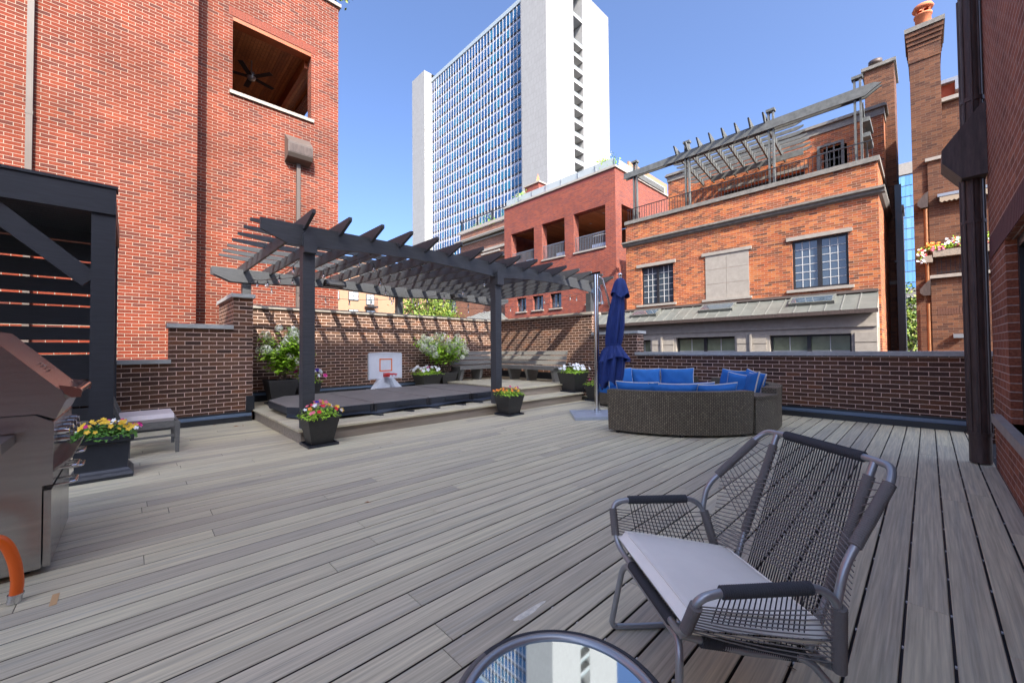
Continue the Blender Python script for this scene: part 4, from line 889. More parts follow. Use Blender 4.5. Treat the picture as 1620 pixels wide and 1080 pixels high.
# ------------------------------------------------------------------ low lounge chair behind the planter
t = thing('patio_lounger', 'grey wood frame lounge chair with pale cushion by the left wall', 'lounger', (.1, 6.5, 0))
m_lg = mat('driftwood_frame', (.15, .148, .135), .7, noise=(20, .25), stretch=(1, 6, 6))
for x, y in ((.40, 6.16), (.40, 6.86), (-.02, 6.16), (-.02, 6.86)):
    b = MB(); v = []
    for zz, w_ in ((0, .017), (.36, .025)): v += [(x-w_, y-w_, zz), (x+w_, y-w_, zz), (x+w_, y+w_, zz), (x-w_, y+w_, zz)]
    b.mesh(v, [(0, 3, 2, 1), (4, 5, 6, 7)]+[(k, (k+1) % 4, (k+1) % 4+4, k+4) for k in range(4)]); b.build('leg', m_lg, t)
for a in ((-.62, .375, 6.145, 6.175, .30, .375), (-.62, .375, 6.845, 6.875, .30, .375), (.39, .415, 6.187, 6.833, .30, .362), (-.62, .375, 6.15, 6.17, .19, .215), (-.62, .375, 6.85, 6.87, .19, .215)): b = MB(); b.box(*a); b.build('rail', m_lg, t)
b = MB(); b.prism([(6.17, .365), (6.85, .365), (6.87, .40), (6.84, .445), (6.2, .455), (6.15, .41)], -.10, .37, 'x'); b.build('cushion', m_lcush, t)
for y in (6.17, 6.85): b = MB(); b.bar((-.06, y, .34), (-.22, y, .80), .03, .055, (0, 1, 0)); b.build('back_post', m_lg, t)
for k in range(5):
    u = .25+.16*k; b = MB(); b.obox((-.06-.16*u-.012, 6.51, .34+.46*u), (0, .32, 0), (.004, 0, .002), (-.012, 0, .033)); b.build('back_slat', m_lg, t)

# big dark urn planter
t = thing('flower_planter', 'big black square planter of yellow marigolds beside the grill', 'planter', (-.16, 5.45, 0))
def sqring(cx, cy, w_, d_, z): return [(cx-w_/2, cy-d_/2, z), (cx+w_/2, cy-d_/2, z), (cx+w_/2, cy+d_/2, z), (cx-w_/2, cy+d_/2, z)]
b = MB(); prof = [(.42, 0), (.43, .03), (.40, .055), (.385, .07), (.35, .09), (.345, .10), (.37, .33), (.39, .335), (.425, .345), (.435, .375), (.425, .40), (.38, .40), (.37, .36)]
rg = [sqring(-.19, 5.46, w_, w_, z) for w_, z in prof]; vs = [p for g in rg for p in g]
b.mesh(vs, [(i*4+k, i*4+(k+1) % 4, (i+1)*4+(k+1) % 4, (i+1)*4+k) for i in range(len(rg)-1) for k in range(4)]); b.build('pot', m_skirt, t)
MB().box(-.375, -.005, 5.275, 5.645, .33, .36).build('soil', m_soil, t)
bedding(t, (-.19, 5.46), .40, .38, .15, [(m_yel, 60, None), (m_mag, 8, (.5, .6)), (m_wht, 8, (.4, .6))], 31, nleaf=900, lf=m_leafd, fr=.02)
# handrail post by the right wall
t = thing('handrail_post', 'thin black metal post at the right end of the low brick wall', 'post', (8.18, -.40, 0))
b = MB(); b.box(8.165, 8.195, -.415, -.385, .01, .87); b.build('post', m_black, t); MB().box(8.12, 8.24, -.435, -.335, .001, .01).build('base', m_black, t); MB().box(8.15, 8.21, -.5, -.36, .872, .885).build('handle', m_black, t)
# a few fallen leaves and debris
lm = mat('dry_leaf', (.35, .13, .04), .8)
for i, (x, y, s_) in enumerate(((1.15, 7.55, .05), (1.28, 7.5, .035), (1.35, 3.0, .03), (.98, 7.9, .03))):
    b = MB(); b.q([(0, 0, .003), (s_, s_*.3, .012), (s_*1.8, 0, .004), (s_, -s_*.35, .008)]); o = b.build('dry_leaf', lm, None)
    o.location = (x, y, 0.001); o.rotation_euler = (0, 0, i*1.3); tag(o, ['curled orange dry leaf on the deck near the platform', 'small dry leaf beside the curled orange leaf', 'tiny dry leaf on the deck in front of the chair', 'dry leaf at the foot of the left brick wall'][i], 'leaf')

# ------------------------------------------------------------------ orange brick house across the alley
def pane_window(parent, ax, pos, a0, a1, z0, z1, cols, rows, dr=1, fw=.045, mull=0, glass=None, frame=None, bars=None, d0=.10):
    """window unit: frame, optional heavy mullions, panes with slim muntins; sits d0 behind the wall plane"""
    gm = glass or m_glass; fm = frame or m_black
    def bx(b, p0, p1, u0, u1, w0, w1):
        lo, hi = sorted((pos+dr*p0, pos+dr*p1))
        if ax == 'x': b.box(lo, hi, u0, u1, w0, w1)
        else: b.box(u0, u1, lo, hi, w0, w1)
    b = MB(); bx(b, d0-.03, d0+.05, a0, a0+fw, z0, z1); bx(b, d0-.03, d0+.05, a1-fw, a1, z0, z1); bx(b, d0-.03, d0+.05, a0+fw, a1-fw, z0, z0+fw); bx(b, d0-.03, d0+.05, a0+fw, a1-fw, z1-fw, z1)
    for k in range(1, mull+1):
        c = a0+(a1-a0)*k/(mull+1); bx(b, d0-.035, d0+.05, c-fw*.9, c+fw*.9, z0+fw, z1-fw)
    f = b.build('window', fm, parent)
    b = MB(); bx(b, d0+.012, d0+.03, a0+fw, a1-fw, z0+fw, z1-fw); b.build('pane', gm, f)
    b = MB(); n = mull+1
    for s_ in range(n):
        c0 = a0+(a1-a0)*s_/n+fw; c1 = a0+(a1-a0)*(s_+1)/n-fw
        for k in range(1, cols): c = c0+(c1-c0)*k/cols; bx(b, d0, d0+.011, c-.010, c+.010, z0+fw, z1-fw)
        for k in range(1, rows): z = z0+fw+(z1-z0-2*fw)*k/rows; bx(b, d0-.001, d0+.010, c0, c1, z-.010, z+.010)
    if b.f: b.build('muntins', bars or m_muntin, f)
    return f
t = thing('brick_house', 'orange brick house with metal awning roof and rooftop timber pergola', 'building', (15, 4.8, 0))
YA, YB, XO = .86, 8.69, 15.0
wl, wr = (6.69, 8.0, 2.95, 4.46), (1.53, 2.89, 2.98, 4.51)
b = MB(); b.wall('x', XO, YA, YB, -4.5, 6.36, [wl, wr], .2, 1)
b.q([(XO, YA, -4.5), (24, YA, -4.5), (24, YA, 6.36), (XO, YA, 6.36)]); b.q([(XO, YB, -4.5), (24, YB, -4.5), (24, YB, 6.36), (XO, YB, 6.36)]); b.q([(XO+.02, YA, 6.2), (24, YA, 6.2), (24, YB, 6.2), (XO+.02, YB, 6.2)])
b.build('wall', m_orange, t)
b = MB(); b.box(XO-.06, XO+.30, YA-.05, YB+.03, 6.362, 6.50); b.box(XO+.302, 18.7, YA-.05, YA+.3, 6.362, 6.50); b.build('coping', m_stoned, t)
b = MB(); b.prism([(XO-.002, 5.42), (XO-.07, 5.46), (XO-.09, 5.53), (XO-.15, 5.56), (XO-.15, 5.62), (XO-.002, 5.66)], YA-.14, YB+.12, 'y'); b.prism([(YA+.002, 5.42), (YA-.07, 5.46), (YA-.14, 5.56), (YA-.14, 5.62), (YA+.002, 5.66)], XO, 18.6, 'x'); b.build('cornice', m_stoned, t)
for w0, w1, l0, l1 in ((6.69, 8.0, 6.59, 8.2), (1.53, 2.89, 1.43, 3.03)):
    b = MB(); b.box(XO-.05, XO+.1, l0, l1, 4.47 if w0 > 5 else 4.515, 4.59 if w0 > 5 else 4.63); b.build('lintel', m_stone, t)
    b = MB(); b.box(XO-.07, XO+.15, l0-.01, l1+.01, 2.86 if w0 > 5 else 2.885, 2.945 if w0 > 5 else 2.975); b.build('sill', m_stone, t)
b = MB(); b.box(XO-.05, XO-.001, 4.01, 5.62, 4.49, 4.60); b.build('lintel', m_stone, t); b = MB(); b.box(XO-.07, XO-.001, 4.02, 5.62, 2.84, 2.925); b.build('sill', m_stone, t)
b = MB()
for (a, c) in ((4.10, 4.798), (4.806, 5.50)):
    for (e, g) in ((2.928, 3.45), (3.458, 3.97), (3.978, 4.487)): b.box(XO-.02, XO-.001, a, c, e, g)
b.build('blind_panel', m_stone, t)
pane_window(t, 'x', XO, *wl, 3, 6, 1, .05, 1); pane_window(t, 'x', XO, *wr, 3, 6, 1, .06, 1)
# lean-to with zinc roof, skylights and stone base
b = MB(); e0, e1 = (13.95, 2.12), (15.0, 2.68); b.prism([e0, (13.95, 2.17), (15.0, 2.72), (15.0, 2.66), (14.1, 2.10)], YA+.05, 10.3, 'y'); b.build('roof', m_zinc, t)
b = MB(); y = YA+.4
while y < 10.2: b.obox((14.475, y, 2.452), (.525, 0, .276), (0, .012, 0), (-.007, 0, .014)); y += .36
b.build('roof_seams', mat('zinc_seam', (.2, .2, .18), .5, metal=.3), t)
b = MB(); b.box(13.90, 13.948, YA+.0, 10.32, 2.07, 2.18); b.build('gutter', m_bronze, t)
b = MB(); b.box(14.90, 14.998, YA+.05, 10.3, 2.722, 2.80); b.build('flashing', m_taupe, t)
for y0, y1 in ((1.80, 2.9), (4.45, 5.55), (7.1, 8.2)):
    b = MB(); b.obox((14.60, (y0+y1)/2, 2.56), (.22, 0, .116), (0, (y1-y0)/2, 0), (-.025, 0, .05)); s_ = b.build('skylight', m_zinc, t); b = MB(); b.obox((14.57, (y0+y1)/2, 2.606), (.18, 0, .095), (0, (y1-y0)/2-.06, 0), (-.003, 0, .005)); b.build('pane', m_glass, s_)
wins = [(1.43, 3.36, .6, 1.545), (4.34, 6.28, .6, 1.555), (7.25, 8.6, .6, 1.50)]
b = MB(); b.wall('x', 14.2, YA+.05, 10.3, -4.5, 2.10, wins, .22, 1); b.q([(14.2, YA+.05, -4.5), (15, YA+.05, -4.5), (15, YA+.05, 2.65), (14.2, YA+.05, 2.10)]); b.q([(14.2, 10.3, -4.5), (18, 10.3, -4.5), (18, 10.3, 2.65), (14.2, 10.3, 2.10)])
b.build('stone_base', m_stone, t)
b = MB()
for (y0, y1) in ((YA+.05, 1.36), (3.44, 3.82), (3.90, 4.27), (6.36, 6.75), (6.83, 7.18)):
    for z0 in (.75, 1.03, 1.31): b.box(14.17, 14.199, y0, y1, z0, z0+.255)
for y in (3.83, 6.76): b.box(14.12, 14.199, y, y+.06, .6, 1.6)
b.box(14.16, 14.199, YA+.05, 10.3, 1.72, 1.76); b.build('quoins', m_stone, t)
m_blind_refl = mat('blinds_and_tree_reflection', (.22, .25, .16), .08, spec=.8, noise=(1.2, .35))  # blinds plus a green tree reflection, both painted into the pane colour
for w_ in wins: pane_window(t, 'x', 14.2, *w_, 2, 2, 2, .05, 1, d0=.1, glass=m_blind_refl)
b = MB(); b.box(14.6, 14.62, .9, 10.2, .4, 1.7); b.build('interior', mat('green_reflection_backing', (.2, .26, .12), .7, noise=(1.5, .6)), t)  # mottled green backing to go with the tree reflection painted on the panes
# set back top storey
b = MB(); hw = [(3.03, 5.88, 6.42, 7.78), (1.80, 2.45, 7.2, 8.3)]
b.wall('x', 18.0, YA, 8.2, 6.2, 8.9, hw, .2, 1); b.q([(18, YA, 6.2), (24, YA, 6.2), (24, YA, 8.9), (18, YA, 8.9)]); b.q([(18, 8.2, 6.2), (24, 8.2, 6.2), (24, 8.2, 8.9), (18, 8.2, 8.9)]); b.build('wall', m_orange, t)
b = MB(); b.box(17.96, 24, YA-.03, 8.24, 8.902, 9.14); b.box(17.88, 24, YA-.1, 8.32, 9.142, 9.20); b.box(17.92, 24, YA-.06, 8.28, 9.202, 9.26); b.build('parapet', m_stoned, t)
pane_window(t, 'x', 18, *hw[0], 1, 1, 4, .05, 1); pane_window(t, 'x', 18, *hw[1], 3, 4, 0, .05, 1, glass=m_brown)
b = MB(); b.box(17.9, 17.998, 2.9, 5.98, 7.79, 7.9); b.build('lintel', m_stoned, t)
# trellis screen hung before the blind window
b = MB(); fy0, fy1, fz0, fz1 = 1.87, 2.62, 7.25, 8.42
for a in ((fy0, fy0+.08, fz0, fz1), (fy1-.08, fy1, fz0, fz1), (fy0+.08, fy1-.08, fz1-.08, fz1)): b.box(17.86, 17.95, a[0], a[1], a[2], a[3])
for k in (1, 2): y = fy0+.08+(fy1-fy0-.16)*k/3; b.box(17.88, 17.92, y-.02, y+.02, fz0, fz1-.08)
for k in (1, 2, 3): z = fz0+(fz1-fz0)*k/4; b.box(17.875, 17.879, fy0+.08, fy1-.08, z-.02, z+.02)
b.build('trellis', m_grayw, t)
# roof railing
b = MB(); b.box(15.10, 15.13, YA+.1, YB, 7.02, 7.045)
y = YA+.1
while y < YB: b.box(15.107, 15.123, y, y+.014, 6.50, 7.02); y += .105
b.build('railing', m_black, t)
# chimney
b = MB(); b.box(18.8, 20.4, .60, 1.36, -4.5, 10.95); b.build('chimney', m_umber, t); b = MB(); b.box(18.72, 20.5, .54, 1.44, 10.952, 11.06); b.build('chimney_cap', m_stoned, t)  # dark umber brick here puts the chimney's shade into its colour
b = MB(); b.lathe([(.16, 11.06), (.16, 11.22), (.19, 11.23), (.19, 11.36), (0, 11.37)], (19.1, 1.08), 20); b.build('chimney_pot', m_bronze, t)
b = MB(); b.box(18.79, 18.799, .60, .86, 3.3, 3.42); b.build('string_course', m_stoned, t)
b = MB(); b.box(18.5, 18.62, .50, .66, -4.5, 6.6); b.box(18.48, 18.64, .5, .7, 4.0, 4.06); b.build('downspout', m_flash, t)
# roof pergola
t2 = thing('roof_pergola', 'weathered grey timber pergola on the roof terrace of the orange house', 'pergola', (15.3, 4.8, 6.5))
for y in (8.37, 6.20, 3.44, 1.26):
    for dy in (-.085, .045): b = MB(); b.box(15.24, 15.36, y+dy, y+dy+.045 if False else y+dy+.05, 6.502, 8.98); b.build('post', m_grayw, t2)
    b = MB(); b.box(15.20, 15.40, y-.12, y+.13, 9.0, 9.08); b.box(15.23, 15.37, y-.09, y+.1, 8.985, 9.0); b.build('post_cap', m_grayw, t2)
for x in (15.185, 15.365):
    b = MB(); b.prism([(8.86, 8.43), (8.86, 8.66), (.92, 8.70), (.74, 8.62), (.95, 8.5), (1.1, 8.40)], x, x+.05, 'x'); b.build('beam', m_grayw, t2)
b = MB(); b.prism([(15.42, 8.66), (15.42, 8.44), (17.9, 8.44), (17.9, 8.66)], 8.34, 8.40, 'y'); b.build('beam', m_grayw, t2)
b = MB(); b.box(17.1, 17.16, 2.9, 6.0, 8.0, 8.19); b.build('beam', m_grayw, t2)
for k in range(9):
    y = 6.55-k*.425
    if k < 8: b = MB(); b.prism([(14.95, 8.93), (15.2, 8.62), (17.9, 8.20), (17.95, 8.36), (15.1, 8.93)], y, y+.05, 'y'); b.build('rafter', m_grayw, t2)
for k in range(9):
    x = 15.55+k*.28; z = 8.93-.155*(x-15.1); b = MB(); b.prism([(2.75, z-.05), (2.95, z-.12), (6.9, z-.12), (7.1, z-.05), (7.1, z), (2.75, z)], x, x+.035, 'x'); b.build('purlin', m_grayw, t2)
for a in (((15.4, 1.18, 8.3), (16.6, 1.18, 7.1)),): b = MB(); b.bar(*a, .06, .14); b.build('brace', m_grayw, t2)
for z in (7.75, 7.3): b = MB(); b.box(15.42, 16.5, 1.02, 1.22, z, z+.12); b.build('shelf', m_grayw, t2)
t = thing('low_roof', 'pale hipped metal roof just above the rear wall', 'roof', (20, 22, 0))
b = MB(); b.mesh([(17, 19.8, 3.15), (17, 24.6, 3.15), (21, 24.6, 3.15), (21, 19.8, 3.15), (19, 21.5, 4.0), (19, 23, 4.0)], [(0, 1, 5, 4), (1, 2, 5), (2, 3, 4, 5), (3, 0, 4)]); b.box(17.2, 20.8, 20, 24.4, -4.5, 3.14); b.build('roof', m_zinc, t)
b = MB()
for k in range(9): y = 20.1+k*.5; u = min(1, (y-19.8)/1.7, (24.6-y)/1.6); b.bar((17.02, y, 3.18), (17+2*u*.98, y, 3.16+.85*u), .03, .04)
for k in range(7): x = 17.4+k*.55; u = min(1, (x-17)/2, (21-x)/2); b.bar((x, 19.83, 3.18), (x, 19.8+1.7*u*.98, 3.16+.85*u), .03, .04)
b.build('seams', m_graphite, t)

# ------------------------------------------------------------------ red brick loggia house
t = thing('brick_building', 'deep red brick building with three loggia openings and glass roof rail', 'building', (19, 16, 0))
XR, YR, YL = 19.0, 11.61, 20.55
ops = [(17.69, 19.85, 6.9, 9.18), (15.14, 17.0, 6.9, 9.21), (12.26, 14.45, 6.9, 9.22)]
lw = [(18.46, 19.34, 3.74, 4.66), (16.95, 17.85, 3.75, 4.66), (15.45, 16.34, 3.76, 4.66), (12.64, 13.57, 3.80, 5.55)]
b = MB(); b.wall('x', XR, YR, YL, -4.5, 11.1, ops+lw, .5, 1); sops = [(19.62, 21.7, 6.98, 9.23)]
b.wall('y', YR, XR, 26, -4.5, 11.1, sops, .4, 1); b.q([(XR, YL, -4.5), (26, YL, -4.5), (26, YL, 11.1), (XR, YL, 11.1)]); b.q([(XR, YR, 11.0), (26, YR, 11.0), (26, YL, 11.0), (XR, YL, 11.0)]); b.build('wall', m_red, t)
b = MB(); b.box(XR-.08, XR+.3, YR-.08, YL+.05, 11.102, 11.22); b.box(XR+.302, 26, YR-.08, YR+.3, 11.102, 11.22); b.build('coping', m_stone, t)
for o in ops: b = MB(); b.box(XR-.06, XR+.45, o[0]-.03, o[1]+.03, 6.82, 6.899); b.build('sill', m_stone, t)
for o in lw[:3]: b = MB(); b.box(XR-.07, XR+.2, o[0]-.08, o[1]+.08, 3.66, 3.738); b.build('sill', m_stone, t)
b = MB(); b.box(XR-.07, XR+.2, 12.56, 13.65, 3.71, 3.798); b.build('sill', m_stone, t)
for o in lw: pane_window(t, 'x', XR, *o, 1, 1, 1, .05, 1, glass=m_glass, d0=.22)
b = MB()
for i in range(38): b.box(XR+.5, 24, 11.9+i*.22, 11.9+i*.22+.21, 9.3, 9.32)
b.build('soffit', m_wood, t)
b = MB(); b.box(XR+.4, 24.2, YR+.3, YL-.1, 6.6, 6.85); b.box(24, 24.2, YR+.4, YL-.2, 6.9, 9.28); b.build('loggia_room', m_brown, t)
for i, (x, y) in enumerate(((20.2, 18.0), (20.4, 16.3), (21.4, 14.9), (20.3, 13.2), (22, 13))): b = MB(); b.lathe([(.09, 9.29), (.075, 9.275), (0, 9.275)], (x, y), 14); b.build('downlight', m_white, t)
for o in ops:
    b = MB(); b.box(XR+.08, XR+.11, o[0]+.01, o[1]-.01, 7.76, 7.80); b.box(XR+.08, XR+.11, o[0]+.01, o[1]-.01, 6.96, 6.98); y = o[0]+.04
    while y < o[1]-.03: b.box(XR+.085, XR+.105, y, y+.022, 6.98, 7.76); y += .115
    b.build('railing', mat('steel_baluster', (.25, .25, .26), .4, metal=.5), t)
    ym = (o[0]+o[1])/2; b = MB(); b.box(XR+.7, XR+1.5, ym-.9, ym+.3, 6.86, 7.35); b.build('loggia_seat', mat('blue_white_stripe', (.5, .6, .72), .8), t)
m_rail = mat('frosted_glass_rail', (.42, .46, .45), .25, spec=.8, alpha=.75)
ys = [11.64, 12.88, 14.10, 15.38, 16.63, 17.85, 19.08, 20.28]
for a, c in zip(ys, ys[1:]): b = MB(); b.box(XR+.0, XR+.015, a+.02, c-.02, 11.24, 11.64); b.build('glass_panel', m_rail, t)
b = MB()
for y in ys: b.box(XR-.03, XR-.012, y-.02, y+.02, 11.23, 11.62); b.box(XR-.045, XR-.03, y-.04, y+.04, 11.30, 11.33); b.box(XR-.045, XR-.03, y-.04, y+.04, 11.5, 11.53)
b.build('rail_clips', m_graphite, t)
b = MB(); b.box(XR+.4, 25, YR-.02, YR, 11.24, 11.64); b.build('glass_panel', m_rail, t)
b = MB(); b.box(21.5, 22.6, 19.5, 20.9, 11.1, 13.45); b.build('chimney', m_red, t); b = MB(); b.box(21.42, 22.7, 19.4, 21.0, 13.452, 13.56); b.build('chimney_cap', m_stone, t)
for y in (19.75, 20.2):
    b = MB(); b.lathe([(.22, 13.56), (.2, 13.6), (0, 14.25)], (21.7+(y-19.75), y), 4, False); b.build('chimney_pot', m_terra, t)
b = MB(); b.box(20.6, 20.75, YR+.5, 26, 11.2, 12.4) if False else b.box(21.0, 26, YR+.3, YR+.4, 11.25, 12.2); b.build('roof_screen', m_tan, t)
# soldier bands
b = MB(); y = YR+.05
while y < YL-.1: b.box(XR-.004, XR-.001, y, y+.055, 10.86, 11.06); y += .0677
b.build('soldier_course', mat('soldier_deep', (.25, .06, .045), .8), t)
def rooftop_plant(label, c, n, R_, seed, fl=m_bloomw):
    t = thing('roof_plant', label, 'plant', c, group='plants on the far roof terraces'); rr = random.Random(seed); b = MB(); f = MB()
    st = MB(); 
    for k in range(9): st.tube([Vector(c), Vector(c)+Vector((rr.uniform(-R_, R_)*.6, rr.uniform(-R_, R_)*.6, R_*rr.uniform(.8, 1.3)))], .012, 4)
    st.build('stems', m_bark, t)
    for i in range(n):
        p = Vector(c)+Vector((rr.gauss(0, R_*.45), rr.gauss(0, R_*.55), R_*.9+rr.gauss(0, R_*.35))); leaf(b, p, (rr.uniform(-1, 1), rr.uniform(-1, 1), rr.random()), .16, .08, rr)
    for i in range(14):
        p = Vector(c)+Vector((rr.gauss(0, R_*.4), rr.gauss(0, R_*.5), R_*1.3+rr.gauss(0, R_*.25)))
        for j in range(14): leaf(f, p+Vector((rr.gauss(0, .04), rr.gauss(0, .04), rr.gauss(0, .05))), (rr.uniform(-1, 1), rr.uniform(-1, 1), 1), .07, .06, rr)
    b.build('foliage', m_leaf, t); f.build('flowers', fl, t)
rooftop_plant('white flowering plant at the near corner of the glass railed roof', (19.5, 12.4, 11.1), 260, .55, 41)
rooftop_plant('white flowering plant at the far end of the glass railed roof', (19.4, 19.2, 11.1), 200, .5, 42)

# ------------------------------------------------------------------ brown brick building beyond
t = thing('brick_building', 'brown brick building with stone bands and planted roof rail behind the red one', 'building', (21, 25, 0))
XB = 21.0; bw_ = [(23.35, 25.3, 8.66, 9.0), (29.17, 30.95, 4.70, 5.85)]
b = MB(); b.wall('x', XB, 20.6, 28.45, -4.5, 11.35, bw_[:1], .3, 1); b.wall('x', XB, 28.45, 34, -4.5, 7.4, bw_[1:], .3, 1); b.q([(XB, 28.45, -4), (30, 28.45, -4), (30, 28.45, 11.35), (XB, 28.45, 11.35)]); b.q([(XB, 34, -4), (30, 34, -4), (30, 34, 7.4), (XB, 34, 7.4)]); b.q([(XB, 20.6, 11.3), (30, 20.6, 11.3), (30, 28.45, 11.3), (XB, 28.45, 11.3)]); b.q([(XB, 28.45, 7.38), (30, 28.45, 7.38), (30, 34, 7.38), (XB, 34, 7.38)]); b.build('wall', m_brown, t)
for z0, z1, p in ((11.36, 11.62, .12), (10.62, 10.70, .40), (10.3, 10.42, .1), (9.28, 9.48, .1), (8.50, 8.62, .25)): b = MB(); b.box(XB-p, XB-.001, 20.6, 28.5+p, z0, z1); b.build('stone_band', m_stone, t)
b = MB(); b.box(XB-.38, XB-.001, 20.6, 28.8, 10.5, 10.618); b.build('stone_band', m_stoned, t)
pane_window(t, 'x', XB, *bw_[0], 1, 1, 3, .05, 1, glass=m_wood); pane_window(t, 'x', XB, *bw_[1], 3, 3, 1, .05, 1); b = MB(); b.box(XB-.08, XB-.001, 29.0, 31.1, 4.58, 4.69); b.build('sill', m_stone, t)
b = MB(); b.box(XB-.08, XB-.001, 23.2, 25.5, 9.02, 9.16); b.build('lintel', m_stone, t)
b = MB(); b.box(XB, XB+.05, 20.6, 28.3, 12.36, 12.42); y = 20.7
while y < 28.3: b.box(XB+.01, XB+.03, y, y+.025, 11.62, 12.36); y += .22
for y in (28.2, 26.0, 24.1, 22.2): b.box(XB-.02, XB+.08, y, y+.16, 11.62, 12.5)
b.build('railing', m_black, t)
for i, y in enumerate((21.6, 22.8, 25.0, 26.8)): rooftop_plant(['shrub behind the black roof rail nearest the red building', 'second shrub behind the black roof rail', 'third shrub behind the black roof rail', 'farthest shrub behind the black roof rail'][i], (21.7, y, 11.3), 200, .5, 50+i, m_leaf)

# ------------------------------------------------------------------ white tower block
t = thing('tower_block', 'white panelled high rise tower with blue window grid', 'tower', (85, 98, 0))
ZT = 101.7
b = MB(); slot = [(86.3, 90.45, 3, 101.0)]
b.wall('y', 64.98, 75, 103.7, -4.5, ZT, slot, 4.0, 1)
b.q([(75, 64.98, -4.5), (75, 73.9, -4.5), (75, 73.9, ZT), (75, 64.98, ZT)]); b.q([(75, 73.9, -4.5), (78, 73.9, -4.5), (78, 73.9, ZT), (75, 73.9, ZT)])
b.q([(103.7, 64.98, -4.5), (103.7, 131.3, -4.5), (103.7, 131.3, ZT), (103.7, 64.98, ZT)]); b.q([(75, 64.98, ZT), (103.7, 64.98, ZT), (103.7, 73.9, ZT), (75, 73.9, ZT)])
b.q([(75, 122.8, -4.5), (75, 131.3, -4.5), (75, 131.3, ZT), (75, 122.8, ZT)]); b.q([(75, 122.8, -4.5), (78, 122.8, -4.5), (78, 122.8, ZT), (75, 122.8, ZT)]); b.q([(75, 131.3, -4.5), (103.7, 131.3, -4.5), (103.7, 131.3, ZT), (75, 131.3, ZT)]); b.q([(75, 122.8, ZT), (103.7, 122.8, ZT), (103.7, 131.3, ZT), (75, 131.3, ZT)])
b.build('cladding', m_tower, t)
m_span = mat('pale_spandrel', (.30, .34, .44), .4, noise=(.3, .15)); m_tfin = mat('white_fin', (.5, .48, .47), .5)
b = MB(); b.q([(78.3, 73.9, -4.5), (78.3, 122.8, -4.5), (78.3, 122.8, 99.9), (78.3, 73.9, 99.9)]); b.build('curtain_wall', m_span, t)
b = MB(); b.box(77.9, 103, 73.95, 122.75, 98.6, 99.9); b.build('roof_band', mat('roof_band', (.32, .37, .39), .5), t)
NC = 33; cw = (122.6-74.1)/NC; fins = MB(); dk = MB(); FH = 3.67
for k in range(NC+1): fins.box(78.02, 78.15, 74.1+k*cw-.10, 74.1+k*cw+.10, -4, 98.6)
fins.build('vertical_fins', m_tfin, t)
rest = MB(); cnt = 0; rr = random.Random(77)
zf = [98.3-FH*(j+1)+.55 for j in range(24)]
for j, z in enumerate(zf):
    dk.box(78.22, 78.296, 74.0, 122.7, z-.55, z-.2)
    for k in range(NC):
        y0, y1 = 74.1+k*cw+.13, 74.1+(k+1)*cw-.13; z0, z1 = z, z+(2.25 if j else 2.9)
        pts = lambda b: b.box(78.1, 78.22, y0, y1, z0, z1)
        if z > 28 and k < 5 and cnt < 99:
            q_ = MB(); pts(q_); q_.build('window', m_twin, t); cnt += 1
        else: pts(rest)
dk.build('vent_strip', m_dark, t)
rest.build('windows', m_twin, t, kind='stuff')
for z in [92.6]+[85.25-3.68*k for k in range(0, 22)]:
    b = MB(); b.box(86.32, 90.43, 64.95, 68.4, z-.3, z); sl_ = b.build('balcony', m_white, t)
    b = MB(); b.box(86.4, 90.4, 65.05, 65.08, z+.9, z+.96)
    for k in range(9): b.box(86.4+k*.49, 86.44+k*.49, 65.05, 65.08, z, z+.9)
    b.box(86.4, 90.4, 65.09, 65.1, z+.1, z+.85); b.build('railing', m_rail, sl_)
b = MB(); b.box(86.31, 90.44, 68.5, 68.9, 2, 101); b.build('balcony_glazing', m_twin, t)

# ------------------------------------------------------------------ buildings and chimney at right
t = thing('brick_building', 'umber brick building with tall chimney, flower box balcony and rolled awning', 'building', (16.5, -.6, 0))
XC = 16.5
b = MB(); b.box(XC+.35, 24, -4.6, .0, -4.5, 8.18); b.box(XC-.0, XC+.35, -3.5, -.105, -4.5, 3.08); b.box(XC, XC+.35, -3.5, -.105, 3.2, 6.47); b.build('wall', m_umber, t)
b = MB(); b.box(XC+.05, XC+1.1, -.42, .20, -4.5, 9.5); b.box(XC+.03, XC+1.12, -.44, .22, 9.5, 9.88)
for k in range(4): b.box(XC+.02-.03*k, XC+1.13+.03*k, -.45-.018*k, .225+.014*k, 9.88+.12*k, 9.995+.12*k)
b.build('chimney', m_umber, t)
b = MB(); b.box(XC-.10, XC+1.25, -.53, .285, 10.37, 10.50); b.build('chimney_cap', m_stoned, t)
b = MB(); b.lathe([(.17, 10.5), (.175, 11.0), (.2, 11.01), (.2, 11.06), (.165, 11.07)], (XC+.5, -.11), 22)
for k in range(6):
    a = R(60*k); b.box(XC+.5+.16*math.cos(a)-.02, XC+.5+.16*math.cos(a)+.02, -.11+.16*math.sin(a)-.02, -.11+.16*math.sin(a)+.02, 11.06, 11.22)
b.lathe([(.12, 11.2), (.22, 11.21), (.235, 11.25), (.21, 11.3), (.2, 11.33), (.12, 11.36), (.12, 11.3)], (XC+.5, -.11), 22); b.build('chimney_pot', m_terra, t)
b = MB(); b.box(XC+.25, 24, -4.7, -.42, 8.182, 8.29); b.build('coping', m_stone, t)
b = MB(); b.box(XC+1.2, 24, -4.6, -.43, 8.292, 9.05); b.build('wall', m_redp2, t); b = MB(); b.box(XC+1.05, 24, -4.7, -.40, 9.052, 9.16); b.build('coping', m_graphite, t)
b = MB(); b.box(XC+.9, XC+1.19, -1.4, -.72, 8.7, 8.98); b.build('roof_fixture', m_graphite, t)
b = MB(); b.box(XC-.06, XC+.36, -3.5, -.06, 6.472, 6.56); b.build('coping', m_stone, t)
